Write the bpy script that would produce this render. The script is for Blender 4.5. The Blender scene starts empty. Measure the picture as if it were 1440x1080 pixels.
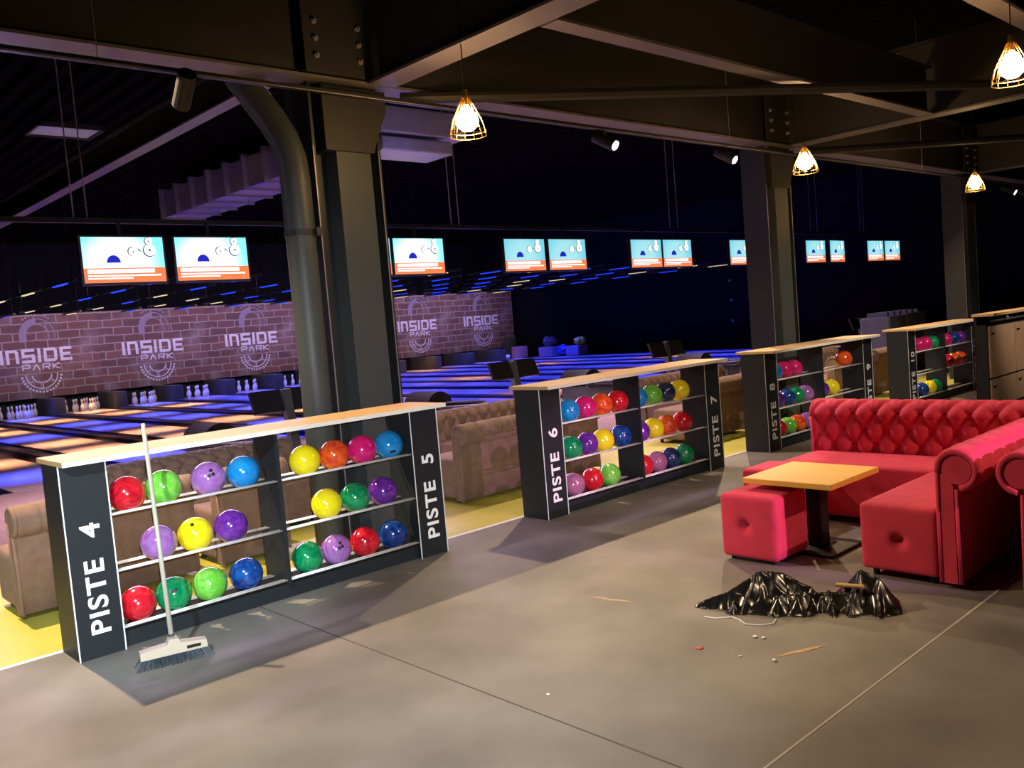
import bpy, bmesh, math, random
from mathutils import Vector, Matrix, noise
random.seed(7)
PI = math.pi
SC = bpy.context.scene
COL = SC.collection

# ------------------------------------------------------------------ materials
def nodes_of(m):
    m.use_nodes = True
    return m.node_tree.nodes, m.node_tree.links

def mat(name, col, rough=0.5, metal=0.0, spec=0.5, var=0.0, scale=8.0, bump=0.0, bscale=60.0, col2=None, stretch=None, coat=0.0, sheen=0.0):
    m = bpy.data.materials.new(name)
    n, l = nodes_of(m)
    b = n['Principled BSDF']
    b.inputs['Base Color'].default_value = (*col, 1)
    b.inputs['Roughness'].default_value = rough
    b.inputs['Metallic'].default_value = metal
    b.inputs['Specular IOR Level'].default_value = spec
    b.inputs['Coat Weight'].default_value = coat
    b.inputs['Coat Roughness'].default_value = 0.05
    b.inputs['Sheen Weight'].default_value = sheen
    tc = n.new('ShaderNodeTexCoord')
    vec = tc.outputs['Object']
    if stretch:
        mp = n.new('ShaderNodeMapping'); mp.inputs['Scale'].default_value = stretch
        l.new(vec, mp.inputs['Vector']); vec = mp.outputs['Vector']
    if var > 0 or col2:
        nz = n.new('ShaderNodeTexNoise'); nz.inputs['Scale'].default_value = scale; nz.inputs['Detail'].default_value = 6
        l.new(vec, nz.inputs['Vector'])
        cr = n.new('ShaderNodeValToRGB')
        c2 = col2 if col2 else tuple(c * (1 - var) for c in col)
        c1 = col if col2 else tuple(min(1, c * (1 + var)) for c in col)
        cr.color_ramp.elements[0].position = 0.3; cr.color_ramp.elements[0].color = (*c2, 1)
        cr.color_ramp.elements[1].position = 0.7; cr.color_ramp.elements[1].color = (*c1, 1)
        l.new(nz.outputs['Fac'], cr.inputs['Fac']); l.new(cr.outputs['Color'], b.inputs['Base Color'])
    if bump > 0:
        nb = n.new('ShaderNodeTexNoise'); nb.inputs['Scale'].default_value = bscale; nb.inputs['Detail'].default_value = 4
        l.new(vec, nb.inputs['Vector'])
        bp = n.new('ShaderNodeBump'); bp.inputs['Strength'].default_value = bump; bp.inputs['Distance'].default_value = 0.01
        l.new(nb.outputs['Fac'], bp.inputs['Height']); l.new(bp.outputs['Normal'], b.inputs['Normal'])
    return m

def emit(name, col, s):
    m = bpy.data.materials.new(name)
    n, l = nodes_of(m)
    b = n['Principled BSDF']
    b.inputs['Base Color'].default_value = (*[min(1, c) * 0.3 for c in col], 1)
    b.inputs['Emission Color'].default_value = (*col, 1)
    b.inputs['Emission Strength'].default_value = s
    return m

M = {}
M['floor'] = mat('grey_floor_tile', (0.22, 0.208, 0.19), 0.6, var=0.0, scale=1.3, bump=0.05, bscale=40, col2=(0.105, 0.098, 0.088))
M['joint_light'] = mat('pale_joint', (0.42, 0.38, 0.32), 0.7, var=0.1)
M['joint_dark'] = mat('dark_joint', (0.07, 0.06, 0.055), 0.8, var=0.1)
M['vinyl'] = mat('yellow_green_vinyl', (0.5, 0.46, 0.07), 0.5, var=0.0, scale=3, col2=(0.4, 0.38, 0.06), bump=0.03)
M['white'] = mat('white_edging', (0.8, 0.8, 0.78), 0.4, var=0.03)
M['approach'] = mat('approach_boards', (0.42, 0.3, 0.22), 0.22, var=0.12, scale=3, stretch=(6, .4, 1))
M['lane'] = mat('lane_boards', (0.55, 0.42, 0.34), 0.2, var=0.1, scale=4, stretch=(8, .3, 1))
M['gutter'] = mat('dark_gutter', (0.03, 0.022, 0.04), 0.4, var=0.1)
M['cap'] = mat('gutter_cap', (0.035, 0.028, 0.05), 0.35, var=0.1)
M['black'] = mat('black_laminate', (0.008, 0.008, 0.008), 0.5, spec=0.3, var=0.1)
M['navy'] = mat('anthracite_panel', (0.014, 0.018, 0.022), 0.5, spec=0.35, var=0.05, scale=3)
M['letter'] = mat('white_lettering', (0.93, 0.93, 0.93), 0.5, var=0.02)
M['oak'] = mat('light_oak_top', (0.6, 0.4, 0.2), 0.45, scale=5, stretch=(1, 14, 4), col2=(0.5, 0.32, 0.15))
M['oakedge'] = mat('pale_edge_band', (0.9, 0.86, 0.76), 0.5, var=0.04)
M['tableoak'] = mat('honey_oak_top', (0.78, 0.44, 0.07), 0.45, scale=5, stretch=(14, 1, 4), col2=(0.66, 0.38, 0.07))
M['chrome'] = mat('brushed_steel_rod', (0.8, 0.8, 0.8), 0.4, metal=0.3, var=0.05)
M['steel'] = mat('painted_steel_dark', (0.016, 0.018, 0.02), 0.5, var=0.12, scale=2, bump=0.04)
M['steelgrey'] = mat('grey_painted_steel', (0.05, 0.06, 0.066), 0.5, var=0.1, scale=2)
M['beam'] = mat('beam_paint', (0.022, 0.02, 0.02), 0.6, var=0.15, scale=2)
M['flange'] = mat('beam_paint_lit', (0.11, 0.095, 0.1), 0.6, var=0.15, scale=2)  # beam paint made lighter to carry light bounced up from the floor
M['deck'] = mat('dark_steel_deck', (0.006, 0.0057, 0.0052), 0.9, spec=0.0, var=0.15)
M['wall'] = mat('black_wall_paint', (0.011, 0.011, 0.016), 0.9, spec=0.0, var=0.1)
M['galv'] = mat('galvanised_duct', (0.3, 0.28, 0.34), 0.4, metal=0.4, var=0.1, scale=6)
M['brown'] = mat('taupe_velvet', (0.21, 0.13, 0.095), 0.8, spec=0.15, var=0.15, scale=12, bump=0.08, bscale=150, sheen=0.08)
M['pink'] = mat('raspberry_velvet', (0.57, 0.042, 0.085), 0.8, spec=0.15, var=0.08, scale=10, bump=0.06, bscale=200, sheen=0.04)
M['pinkbtn'] = mat('raspberry_button', (0.42, 0.03, 0.06), 0.7, var=0.05)
M['bag'] = mat('black_plastic_film', (0.006, 0.006, 0.007), 0.22, spec=0.6, var=0.1, bump=0.1, bscale=30)
def wrinkle(m):
    n, l = nodes_of(m); b = n['Principled BSDF']
    tc = n.new('ShaderNodeTexCoord')
    nz = n.new('ShaderNodeTexNoise'); nz.noise_type = 'RIDGED_MULTIFRACTAL'; nz.inputs['Scale'].default_value = 5; nz.inputs['Detail'].default_value = 3; nz.inputs['Roughness'].default_value = .6
    nz.inputs['Distortion'].default_value = .4
    bp = n.new('ShaderNodeBump'); bp.inputs['Strength'].default_value = .35; bp.inputs['Distance'].default_value = 0.02
    l.new(tc.outputs['Object'], nz.inputs['Vector']); l.new(nz.outputs['Fac'], bp.inputs['Height']); l.new(bp.outputs['Normal'], b.inputs['Normal'])
wrinkle(M['bag'])
M['stick'] = mat('raw_pine', (0.5, 0.3, 0.1), 0.6, var=0.15)
M['beige'] = mat('beige_plastic', (0.5, 0.42, 0.32), 0.5, var=0.04)
M['handle'] = mat('grey_painted_handle', (0.42, 0.4, 0.33), 0.5, var=0.06)
M['bristle'] = mat('dark_blue_bristle', (0.03, 0.045, 0.06), 0.6, var=0.2, scale=40)
M['pin'] = mat('white_pin', (0.75, 0.75, 0.72), 0.25, var=0.02)
M['pinred'] = mat('red_pin_stripe', (0.5, 0.02, 0.02), 0.3, var=0.02)
M['kick'] = mat('grey_kickback', (0.06, 0.06, 0.052), 0.6, var=0.2, scale=3)
M['pit'] = mat('pit_black', (0.006, 0.006, 0.006), 0.9, var=0.1)
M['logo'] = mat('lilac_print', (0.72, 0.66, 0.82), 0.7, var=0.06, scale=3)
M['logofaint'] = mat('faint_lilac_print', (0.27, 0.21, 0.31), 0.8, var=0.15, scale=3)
M['bezel'] = mat('black_bezel', (0.01, 0.01, 0.012), 0.35, var=0.05)
M['walnut'] = mat('walnut_door', (0.42, 0.25, 0.15), 0.5, var=0.12, scale=4, stretch=(6, 6, 1))
M['carton'] = mat('pinkish_carton', (0.45, 0.2, 0.18), 0.8, var=0.08)
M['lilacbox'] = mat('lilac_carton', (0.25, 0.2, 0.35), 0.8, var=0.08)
M['bluebag'] = mat('blue_plastic', (0.05, 0.08, 0.6), 0.35, var=0.1)
M['yellow'] = mat('yellow_plastic', (0.55, 0.5, 0.04), 0.5, var=0.1)
M['palewrap'] = mat('pale_wrap', (0.09, 0.095, 0.14), 0.6, var=0.15, scale=3)
M['paper'] = mat('white_paper', (0.75, 0.73, 0.7), 0.7, var=0.05)
M['redpaper'] = mat('red_paper', (0.5, 0.1, 0.06), 0.7, var=0.05)
M['dust'] = mat('sawdust', (0.5, 0.36, 0.2), 0.9, var=0.2, scale=30)
M['brass'] = mat('brass_wire', (0.6, 0.4, 0.15), 0.3, metal=1.0, var=0.05)
M['bulb'] = emit('glowing_filament_bulb', (1.0, 0.62, 0.24), 165)
M['spotface'] = emit('lit_spot_lens', (1.0, 0.93, 0.8), 14)
M['ledblue'] = emit('blue_led', (0.01, 0.05, 1.0), 1.6)
M['ledviolet'] = emit('violet_led', (0.12, 0.05, 0.8), 1.0)
M['ledwarm'] = emit('warm_led', (1.0, 0.82, 0.5), 0.9)
M['scr_cyan'] = emit('screen_cyan', (0.42, 0.85, 0.95), 1.0)
M['scr_white'] = emit('screen_white', (1, 1, 1), 1.2)
M['scr_orange'] = emit('screen_orange', (0.95, 0.2, 0.05), 0.95)
M['scr_blue'] = emit('screen_blue', (0.01, 0.02, 0.55), 0.9)
M['scr_dark'] = emit('screen_dark', (0.08, 0.12, 0.14), 0.6)
M['skylight'] = emit('skylight_pane', (0.5, 0.46, 0.5), 0.16)  # faint glow stands in for lane light reflected by the dome

# screen picture: white glow in the middle of a cyan field
def screen_bg(st=1.5, far=False):
    m = bpy.data.materials.new('screen_picture')
    n, l = nodes_of(m)
    b = n['Principled BSDF']; b.inputs['Base Color'].default_value = (.05, .05, .05, 1)
    tc = n.new('ShaderNodeTexCoord')
    mp = n.new('ShaderNodeMapping'); mp.inputs['Location'].default_value = (0.12, 0, 0.05); mp.inputs['Scale'].default_value = (1.9, 0.01, 2.4)
    gr = n.new('ShaderNodeTexGradient'); gr.gradient_type = 'SPHERICAL'
    cr = n.new('ShaderNodeValToRGB')
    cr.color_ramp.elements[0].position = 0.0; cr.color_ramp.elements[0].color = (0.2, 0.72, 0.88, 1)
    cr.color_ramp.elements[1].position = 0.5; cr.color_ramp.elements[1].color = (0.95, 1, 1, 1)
    l.new(tc.outputs['Object'], mp.inputs['Vector']); l.new(mp.outputs['Vector'], gr.inputs['Vector'])
    l.new(gr.outputs['Fac'], cr.inputs['Fac']); l.new(cr.outputs['Color'], b.inputs['Emission Color'])
    b.inputs['Emission Strength'].default_value = st
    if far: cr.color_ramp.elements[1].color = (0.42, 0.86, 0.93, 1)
    return m
M['scr_bg'] = screen_bg(); M['scr_bg_far'] = screen_bg(.95, True)  # far copy painted dimmer and more cyan for the oblique view

def brick_mat():
    m = bpy.data.materials.new('printed_brick')
    n, l = nodes_of(m)
    b = n['Principled BSDF']; b.inputs['Roughness'].default_value = 0.8
    tc = n.new('ShaderNodeTexCoord')
    mp = n.new('ShaderNodeMapping'); mp.inputs['Rotation'].default_value = (PI / 2, 0, 0)
    nz = n.new('ShaderNodeTexNoise'); nz.inputs['Scale'].default_value = 2.2
    ad = n.new('ShaderNodeVectorMath'); ad.operation = 'MULTIPLY_ADD'; ad.inputs[1].default_value = (0.09, 0.09, 0.09)
    l.new(tc.outputs['Object'], nz.inputs['Vector']); l.new(nz.outputs['Color'], ad.inputs[0])
    l.new(tc.outputs['Object'], ad.inputs[2]); l.new(ad.outputs['Vector'], mp.inputs['Vector'])
    br = n.new('ShaderNodeTexBrick')
    br.inputs['Color1'].default_value = (0.2, 0.085, 0.08, 1); br.inputs['Color2'].default_value = (0.12, 0.055, 0.06, 1)
    br.inputs['Mortar'].default_value = (0.32, 0.26, 0.26, 1)
    br.inputs['Scale'].default_value = 1.0; br.inputs['Brick Width'].default_value = 0.62; br.inputs['Row Height'].default_value = 0.25
    br.inputs['Mortar Size'].default_value = 0.02; br.inputs['Mortar Smooth'].default_value = 0.3
    l.new(mp.outputs['Vector'], br.inputs['Vector'])
    nz2 = n.new('ShaderNodeTexNoise'); nz2.inputs['Scale'].default_value = 1.2; nz2.inputs['Detail'].default_value = 8
    l.new(tc.outputs['Object'], nz2.inputs['Vector'])
    mx = n.new('ShaderNodeMix'); mx.data_type = 'RGBA'; mx.inputs['B'].default_value = (0.3, 0.24, 0.26, 1)
    cr = n.new('ShaderNodeValToRGB'); cr.color_ramp.elements[0].position = 0.5; cr.color_ramp.elements[1].position = 0.75
    cr.color_ramp.elements[1].color = (.7, .7, .7, 1)
    l.new(nz2.outputs['Fac'], cr.inputs['Fac']); l.new(cr.outputs['Color'], mx.inputs['Factor'])
    l.new(br.outputs['Color'], mx.inputs['A']); l.new(mx.outputs['Result'], b.inputs['Base Color'])
    return m
M['brick'] = brick_mat()

BALL = {
 'red': ((0.62, 0.015, 0.03), (0.45, 0.005, 0.015)), 'light green': ((0.12, 0.5, 0.04), (0.22, 0.6, 0.09)),
 'lavender': ((0.3, 0.11, 0.4), (0.36, 0.17, 0.46)), 'sky blue': ((0.005, 0.2, 0.55), (0.01, 0.26, 0.6)),
 'yellow': ((0.92, 0.78, 0.008), (0.86, 0.7, 0.02)), 'purple': ((0.1, 0.015, 0.24), (0.17, 0.03, 0.34)),
 'dark green': ((0.0, 0.2, 0.07), (0.01, 0.3, 0.1)), 'dark blue': ((0.004, 0.025, 0.17), (0.01, 0.08, 0.33)),
 'orange': ((0.85, 0.13, 0.015), (0.6, 0.035, 0.02)), 'magenta': ((0.68, 0.01, 0.17), (0.5, 0.01, 0.13)),
 'mauve': ((0.33, 0.11, 0.22), (0.4, 0.15, 0.28)), 'navy': ((0.008, 0.02, 0.075), (0.015, 0.04, 0.13)),
}
def ball_mat(k):
    c1, c2 = BALL[k]
    m = mat(k.replace(' ', '_') + '_ball', c1, 0.16, coat=0.6, spec=0.5)
    n, l = nodes_of(m); b = n['Principled BSDF']
    tc = n.new('ShaderNodeTexCoord')
    nz = n.new('ShaderNodeTexNoise'); nz.inputs['Scale'].default_value = 9; nz.inputs['Detail'].default_value = 3; nz.inputs['Distortion'].default_value = 2.5
    cr = n.new('ShaderNodeValToRGB')
    cr.color_ramp.elements[0].position = 0.42; cr.color_ramp.elements[0].color = (*c1, 1)
    cr.color_ramp.elements[1].position = 0.62; cr.color_ramp.elements[1].color = (*c2, 1)
    l.new(tc.outputs['Object'], nz.inputs['Vector']); l.new(nz.outputs['Fac'], cr.inputs['Fac']); l.new(cr.outputs['Color'], b.inputs['Base Color'])
    return m
for k in BALL: M['ball_' + k] = ball_mat(k)
M['hole'] = mat('finger_hole_black', (0.01, 0.008, 0.01), 0.6, var=0.05)

# ------------------------------------------------------------------ mesh helpers
def obj(name, bm, m, parent=None, smooth=False, loc=None):
    me = bpy.data.meshes.new(name)
    bmesh.ops.recalc_face_normals(bm, faces=bm.faces[:])
    bm.to_mesh(me); bm.free()
    for mm in (m if isinstance(m, (list, tuple)) else [m]): me.materials.append(mm)
    if smooth:
        for p in me.polygons: p.use_smooth = True
    o = bpy.data.objects.new(name, me); COL.objects.link(o)
    if parent: o.parent = parent
    if loc: o.location = loc
    return o
def thing(name, label, cat, loc=(0, 0, 0), rz=0, group=None):
    o = bpy.data.objects.new(name, None); COL.objects.link(o)
    o.location = loc; o.rotation_euler = (0, 0, rz); o.empty_display_size = 0.1
    o['label'] = label; o['category'] = cat
    if group: o['group'] = group
    return o
def tag(o, label, cat, group=None):
    o['label'] = label; o['category'] = cat
    if group: o['group'] = group
    return o
def struct(name, bm, m, smooth=False):
    o = obj(name, bm, m, None, smooth); o['kind'] = 'structure'; return o
def B(): return bmesh.new()
def box(bm, x0, x1, y0, y1, z0, z1, bev=0.0, seg=2, mi=0, mx=None):
    r = bmesh.ops.create_cube(bm, size=1)
    vs = r['verts']
    for v in vs:
        v.co = Vector((x0 + (v.co.x + .5) * (x1 - x0), y0 + (v.co.y + .5) * (y1 - y0), z0 + (v.co.z + .5) * (z1 - z0)))
    fs = set(f for v in vs for f in v.link_faces)
    for f in fs: f.material_index = mi
    if bev > 0:
        es = list(set(e for v in vs for e in v.link_edges))
        rr = bmesh.ops.bevel(bm, geom=es, offset=bev, segments=seg, affect='EDGES', profile=0.6)
        for f in rr['faces']: f.material_index = mi
        vs = list(set(vs) | set(rr['verts']))
        vs = [v for v in vs if v.is_valid]
    if mx is not None:
        for v in vs: v.co = mx @ v.co
    return vs
def tube(bm, pts, r, n=8, mi=0, cap=True):
    pts = [Vector(p) for p in pts]
    rs = r if isinstance(r, (list, tuple)) else [r] * len(pts)
    rings = []; ref = None
    for i, p in enumerate(pts):
        t = (pts[min(i + 1, len(pts) - 1)] - pts[max(i - 1, 0)]).normalized()
        if ref is None:
            ref = Vector((0, 0, 1)) if abs(t.z) < .9 else Vector((1, 0, 0))
        a = t.cross(ref)
        if a.length < 1e-6: a = t.orthogonal()
        a.normalize(); b = t.cross(a).normalized(); ref = a.cross(t)
        rings.append([bm.verts.new(p + rs[i] * (math.cos(2 * PI * k / n) * a + math.sin(2 * PI * k / n) * b)) for k in range(n)])
    for i in range(len(rings) - 1):
        for k in range(n):
            f = bm.faces.new((rings[i][k], rings[i][(k + 1) % n], rings[i + 1][(k + 1) % n], rings[i + 1][k])); f.material_index = mi
    if cap:
        for ring in (rings[0], rings[-1]):
            f = bm.faces.new(ring); f.material_index = mi
def lathe(bm, prof, n=20, c=(0, 0, 0), mi=0, mids=None):
    rings = []
    for (r, z) in prof:
        if r < 1e-6: rings.append([bm.verts.new((c[0], c[1], c[2] + z))])
        else: rings.append([bm.verts.new((c[0] + r * math.cos(2 * PI * k / n), c[1] + r * math.sin(2 * PI * k / n), c[2] + z)) for k in range(n)])
    for i in range(len(rings) - 1):
        A, Bq = rings[i], rings[i + 1]
        for k in range(n):
            k2 = (k + 1) % n
            q = [A[k % len(A)], A[k2 % len(A)], Bq[k2 % len(Bq)], Bq[k % len(Bq)]]
            u = []
            for v in q:
                if v not in u: u.append(v)
            if len(u) >= 3:
                f = bm.faces.new(u); f.material_index = mids[i] if mids else mi
def prism(bm, pts2, axis, a0, a1, mi=0):
    """extrude a 2-D outline along axis ('x','y','z')"""
    def P(p, a):
        return {'x': (a, p[0], p[1]), 'y': (p[0], a, p[1]), 'z': (p[0], p[1], a)}[axis]
    lo = [bm.verts.new(P(p, a0)) for p in pts2]; hi = [bm.verts.new(P(p, a1)) for p in pts2]
    n = len(pts2)
    for q in (lo, hi):
        f = bm.faces.new(q); f.material_index = mi
    for i in range(n):
        f = bm.faces.new((lo[i], lo[(i + 1) % n], hi[(i + 1) % n], hi[i])); f.material_index = mi
def wavy(k=18):
    return None
def cushion(bm, x0, x1, y0, y1, z0, z1, r=0.03, n=22, dents=()):
    """rounded upholstered block; dents = (axis, sign, a, b, depth, radius)"""
    c = Vector(((x0 + x1) / 2, (y0 + y1) / 2, (z0 + z1) / 2)); h = Vector(((x1 - x0) / 2, (y1 - y0) / 2, (z1 - z0) / 2))
    t = bmesh.new(); bmesh.ops.create_cube(t, size=2)
    bmesh.ops.subdivide_edges(t, edges=t.edges[:], cuts=n, use_grid_fill=True)
    mp = {}
    for v in t.verts:
        q = v.co.copy()
        p = Vector((q.x * h.x, q.y * h.y, q.z * h.z))
        inn = Vector([max(-(h[i] - r), min(h[i] - r, p[i])) for i in range(3)])
        d = p - inn
        if d.length > 1e-9: p = inn + d.normalized() * r
        # soft crown
        for i in range(3):
            j, k = (i + 1) % 3, (i + 2) % 3
            if abs(q[i]) > .999: p[i] += math.copysign(0.006, q[i]) * max(0, 1 - q[j] ** 4) * max(0, 1 - q[k] ** 4)
        w = c + p
        for (ax, sg, a, b, dep, rad) in dents:
            if q[ax] * sg > .999:
                j, k = [i for i in range(3) if i != ax]
                dd = math.hypot(w[j] - a, w[k] - b)
                w[ax] -= sg * dep * math.exp(-(dd / rad) ** 2)
        mp[v] = bm.verts.new(w)
    for f in t.faces: bm.faces.new([mp[v] for v in f.verts])
    t.free()
def text_obj(name, s, size, m, parent, depth=0.002, bold=0.0, align='CENTER', sx=1.0):
    cu = bpy.data.curves.new(name + '_curve', 'FONT'); cu.body = s; cu.size = size; cu.extrude = depth; cu.offset = bold; cu.align_x = align; cu.align_y = 'CENTER'
    cu.space_character = 1.12
    to = bpy.data.objects.new('tmp', cu); COL.objects.link(to)
    dg = bpy.context.evaluated_depsgraph_get()
    me = bpy.data.meshes.new_from_object(to.evaluated_get(dg)); me.name = name
    bpy.data.objects.remove(to); bpy.data.curves.remove(cu)
    me.materials.clear(); me.materials.append(m)
    for v in me.vertices: v.co.x *= sx
    o = bpy.data.objects.new(name, me); COL.objects.link(o)
    if parent: o.parent = parent
    return o
def aim(o, d):
    o.rotation_euler = Vector(d).to_track_quat('-Z', 'Y').to_euler()
def light(kind, name, loc, energy, col, target=None, size=0.1, angle=60, blend=0.3, sy=None, spread=None):
    L = bpy.data.lights.new(name, kind); L.energy = energy; L.color = col
    o = bpy.data.objects.new(name, L); COL.objects.link(o); o.location = loc
    if kind == 'SPOT':
        L.spot_size = math.radians(angle); L.spot_blend = blend; L.shadow_soft_size = size
    elif kind == 'POINT': L.shadow_soft_size = size
    elif kind == 'AREA':
        L.shape = 'RECTANGLE'; L.size = size; L.size_y = sy or size
        if spread: L.spread = math.radians(spread)
    if target is not None: aim(o, Vector(target) - Vector(loc))
    return o
ORD = ['first', 'second', 'third', 'fourth', 'fifth', 'sixth', 'seventh', 'eighth', 'ninth', 'tenth', 'eleventh', 'twelfth', 'thirteenth', 'fourteenth', 'fifteenth', 'sixteenth']

# ------------------------------------------------------------------ camera
CF = 1236.7224
cam_d = bpy.data.cameras.new('camera'); cam = bpy.data.objects.new('camera', cam_d); COL.objects.link(cam)
cam_d.sensor_width = 36; cam_d.lens = CF / 1440 * 36; cam_d.clip_end = 200; cam_d.clip_start = 0.05
CP = (-1.333520, -4.966432, 1.607518); CR = (0.726853, -0.681841, -0.082319); CU = (0.108092, -0.004794, 0.994129); CFW = (0.678233, 0.731484, -0.070217)
cam.matrix_world = Matrix(((CR[0], CU[0], -CFW[0], CP[0]), (CR[1], CU[1], -CFW[1], CP[1]), (CR[2], CU[2], -CFW[2], CP[2]), (0, 0, 0, 1)))
SC.camera = cam

# ------------------------------------------------------------------ setting
RX0, RX1 = -6.0, 26.4     # hall extents
bm = B(); box(bm, RX0, RX1, -9, 0.28, -0.1, 0); struct('floor', bm, M['floor'])
bm = B(); box(bm, RX0, RX1, 0.31, 2.9, -0.1, 0.0); struct('floor_seating', bm, M['vinyl'])
bm = B(); box(bm, RX0, RX1, 0.28, 0.31, -0.1, 0.004); struct('trim_1', bm, M['white'])
bm = B(); box(bm, RX0, RX1, -3.335, -3.325, -0.002, 0.0012); struct('trim_2', bm, M['joint_light'])
bm = B(); box(bm, 1.046, 1.054, -9, 0.28, -0.002, 0.001); struct('trim_3', bm, M['joint_dark'])
bm = B(); box(bm, RX0, RX1, 2.9, 7.3, -0.1, 0.0); struct('floor_approach', bm, M['approach'])
bm = B(); box(bm, RX0, RX1, 7.3, 27, -0.2, -0.12); struct('floor_lanes', bm, M['pit'])
bm = B(); box(bm, RX0, RX1, 27, 27.1, -0.2, 5.6); struct('wall_back', bm, M['wall'])
bm = B(); box(bm, RX1, RX1 + .1, -9, 27.1, -0.2, 5.6); struct('wall_right', bm, M['wall'])
bm = B(); box(bm, RX0 - .1, RX0, -9, 27.1, -0.2, 5.6); struct('wall_left', bm, M['wall'])
bm = B(); box(bm, RX0 - .1, RX1 + .1, -9.1, -9, -0.2, 5.6); struct('wall_front', bm, M['wall'])
# corrugated roof deck, ribs along Y
bm = B()
prof = []; x = RX0
while x < RX1:
    prof += [(x, 5.45), (x + .1, 5.45), (x + .14, 5.53), (x + .26, 5.53)]; x += .3
prof += [(RX1, 5.45)]
vlo = [bm.verts.new((p[0], -9, p[1])) for p in prof]; vhi = [bm.verts.new((p[0], 27, p[1])) for p in prof]
for i in range(len(prof) - 1): bm.faces.new((vlo[i], vlo[i + 1], vhi[i + 1], vhi[i]))
struct('ceiling', bm, M['deck'])

# ------------------------------------------------------------------ lanes
G0, LP = 2.85, 1.75            # first gutter pair, lane pitch
NL = 14
for k in range(-1, NL - 1):
    cx = G0 + LP * (k + .5)
    i = k + 1
    t = thing('bowling_lane', '%s bowling lane from the left, glossy boards lit in blue and peach bands' % ORD[i], 'bowling lane', (cx, 7.3, 0), 0, 'bowling lanes')
    bm = B(); box(bm, -.525, .525, 0, 16.4, -.1, 0); obj('lane_surface', bm, M['lane'], t)
    for s in (-1, 1):
        bm = B()
        pts = [(s * .53 + s * .12 + .115 * math.cos(a), -.01 - .07 * abs(math.sin(a))) for a in [PI * q / 8 for q in range(9)]]
        pts += [(p[0], p[1] - .02) for p in reversed(pts)]
        prism(bm, pts, 'y', 0, 16.4); obj('gutter', bm, M['gutter'], t)
for k in range(-1, NL):
    gx = G0 + LP * k
    pair = (k % 2 == 0)
    bm = B(); box(bm, gx - .1, gx + .1, 7.3, 22.58, -.11, .035 if pair else .012, .01)
    tag(obj('division_capping', bm, M['cap']), 'dark capping strip between gutters, %s from the left' % ORD[k + 1], 'lane capping', 'capping strips between lanes')

# pins
def pin_mesh():
    bm = B()
    prof = [(0, 0), (.026, 0), (.036, .02), (.052, .07), (.06, .115), (.055, .16), (.036, .21), (.026, .24), (.0235, .255), (.0238, .265), (.0245, .28), (.0255, .29), (.031, .32), (.032, .345), (.026, .367), (.012, .38), (0, .382)]
    mids = [0] * 16; mids[7] = 1; mids[10] = 1; mids[6] = 0
    lathe(bm, prof, 14, mids=mids)
    me = bpy.data.meshes.new('bowling_pin')
    bmesh.ops.recalc_face_normals(bm, faces=bm.faces[:]); bm.to_mesh(me); bm.free()
    me.materials.append(M['pin']); me.materials.append(M['pinred'])
    for p in me.polygons: p.use_smooth = True
    return me
PM = pin_mesh()
for k in range(1, 9):
    cx = G0 + LP * (k + .5)
    for row in range(4):
        for c in range(row + 1):
            o = bpy.data.objects.new('bowling_pin', PM); COL.objects.link(o)
            o.location = (cx + (c - row / 2) * .305, 22.7 + row * .264, 0)
            tag(o, 'white bowling pin with red neck bands standing at the end of the %s lane' % ORD[k + 1], 'bowling pin', 'pins on the %s lane from the left' % ORD[k + 1])
# kickbacks and pit
for k in range(0, NL - 1):
    gx = G0 + LP * k
    bm = B(); box(bm, gx - .17, gx + .17, 22.6, 24.25, -.1, .49, .01)
    tag(obj('kickback_partition', bm, M['kick']), 'grey kickback partition beside the pins, %s from the left' % ORD[k], 'partition', 'kickbacks between pin decks')
bm = B(); box(bm, 2, RX1, 24.35, 24.45, -.2, .55); struct('wall_pit', bm, M['pit'])

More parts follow.
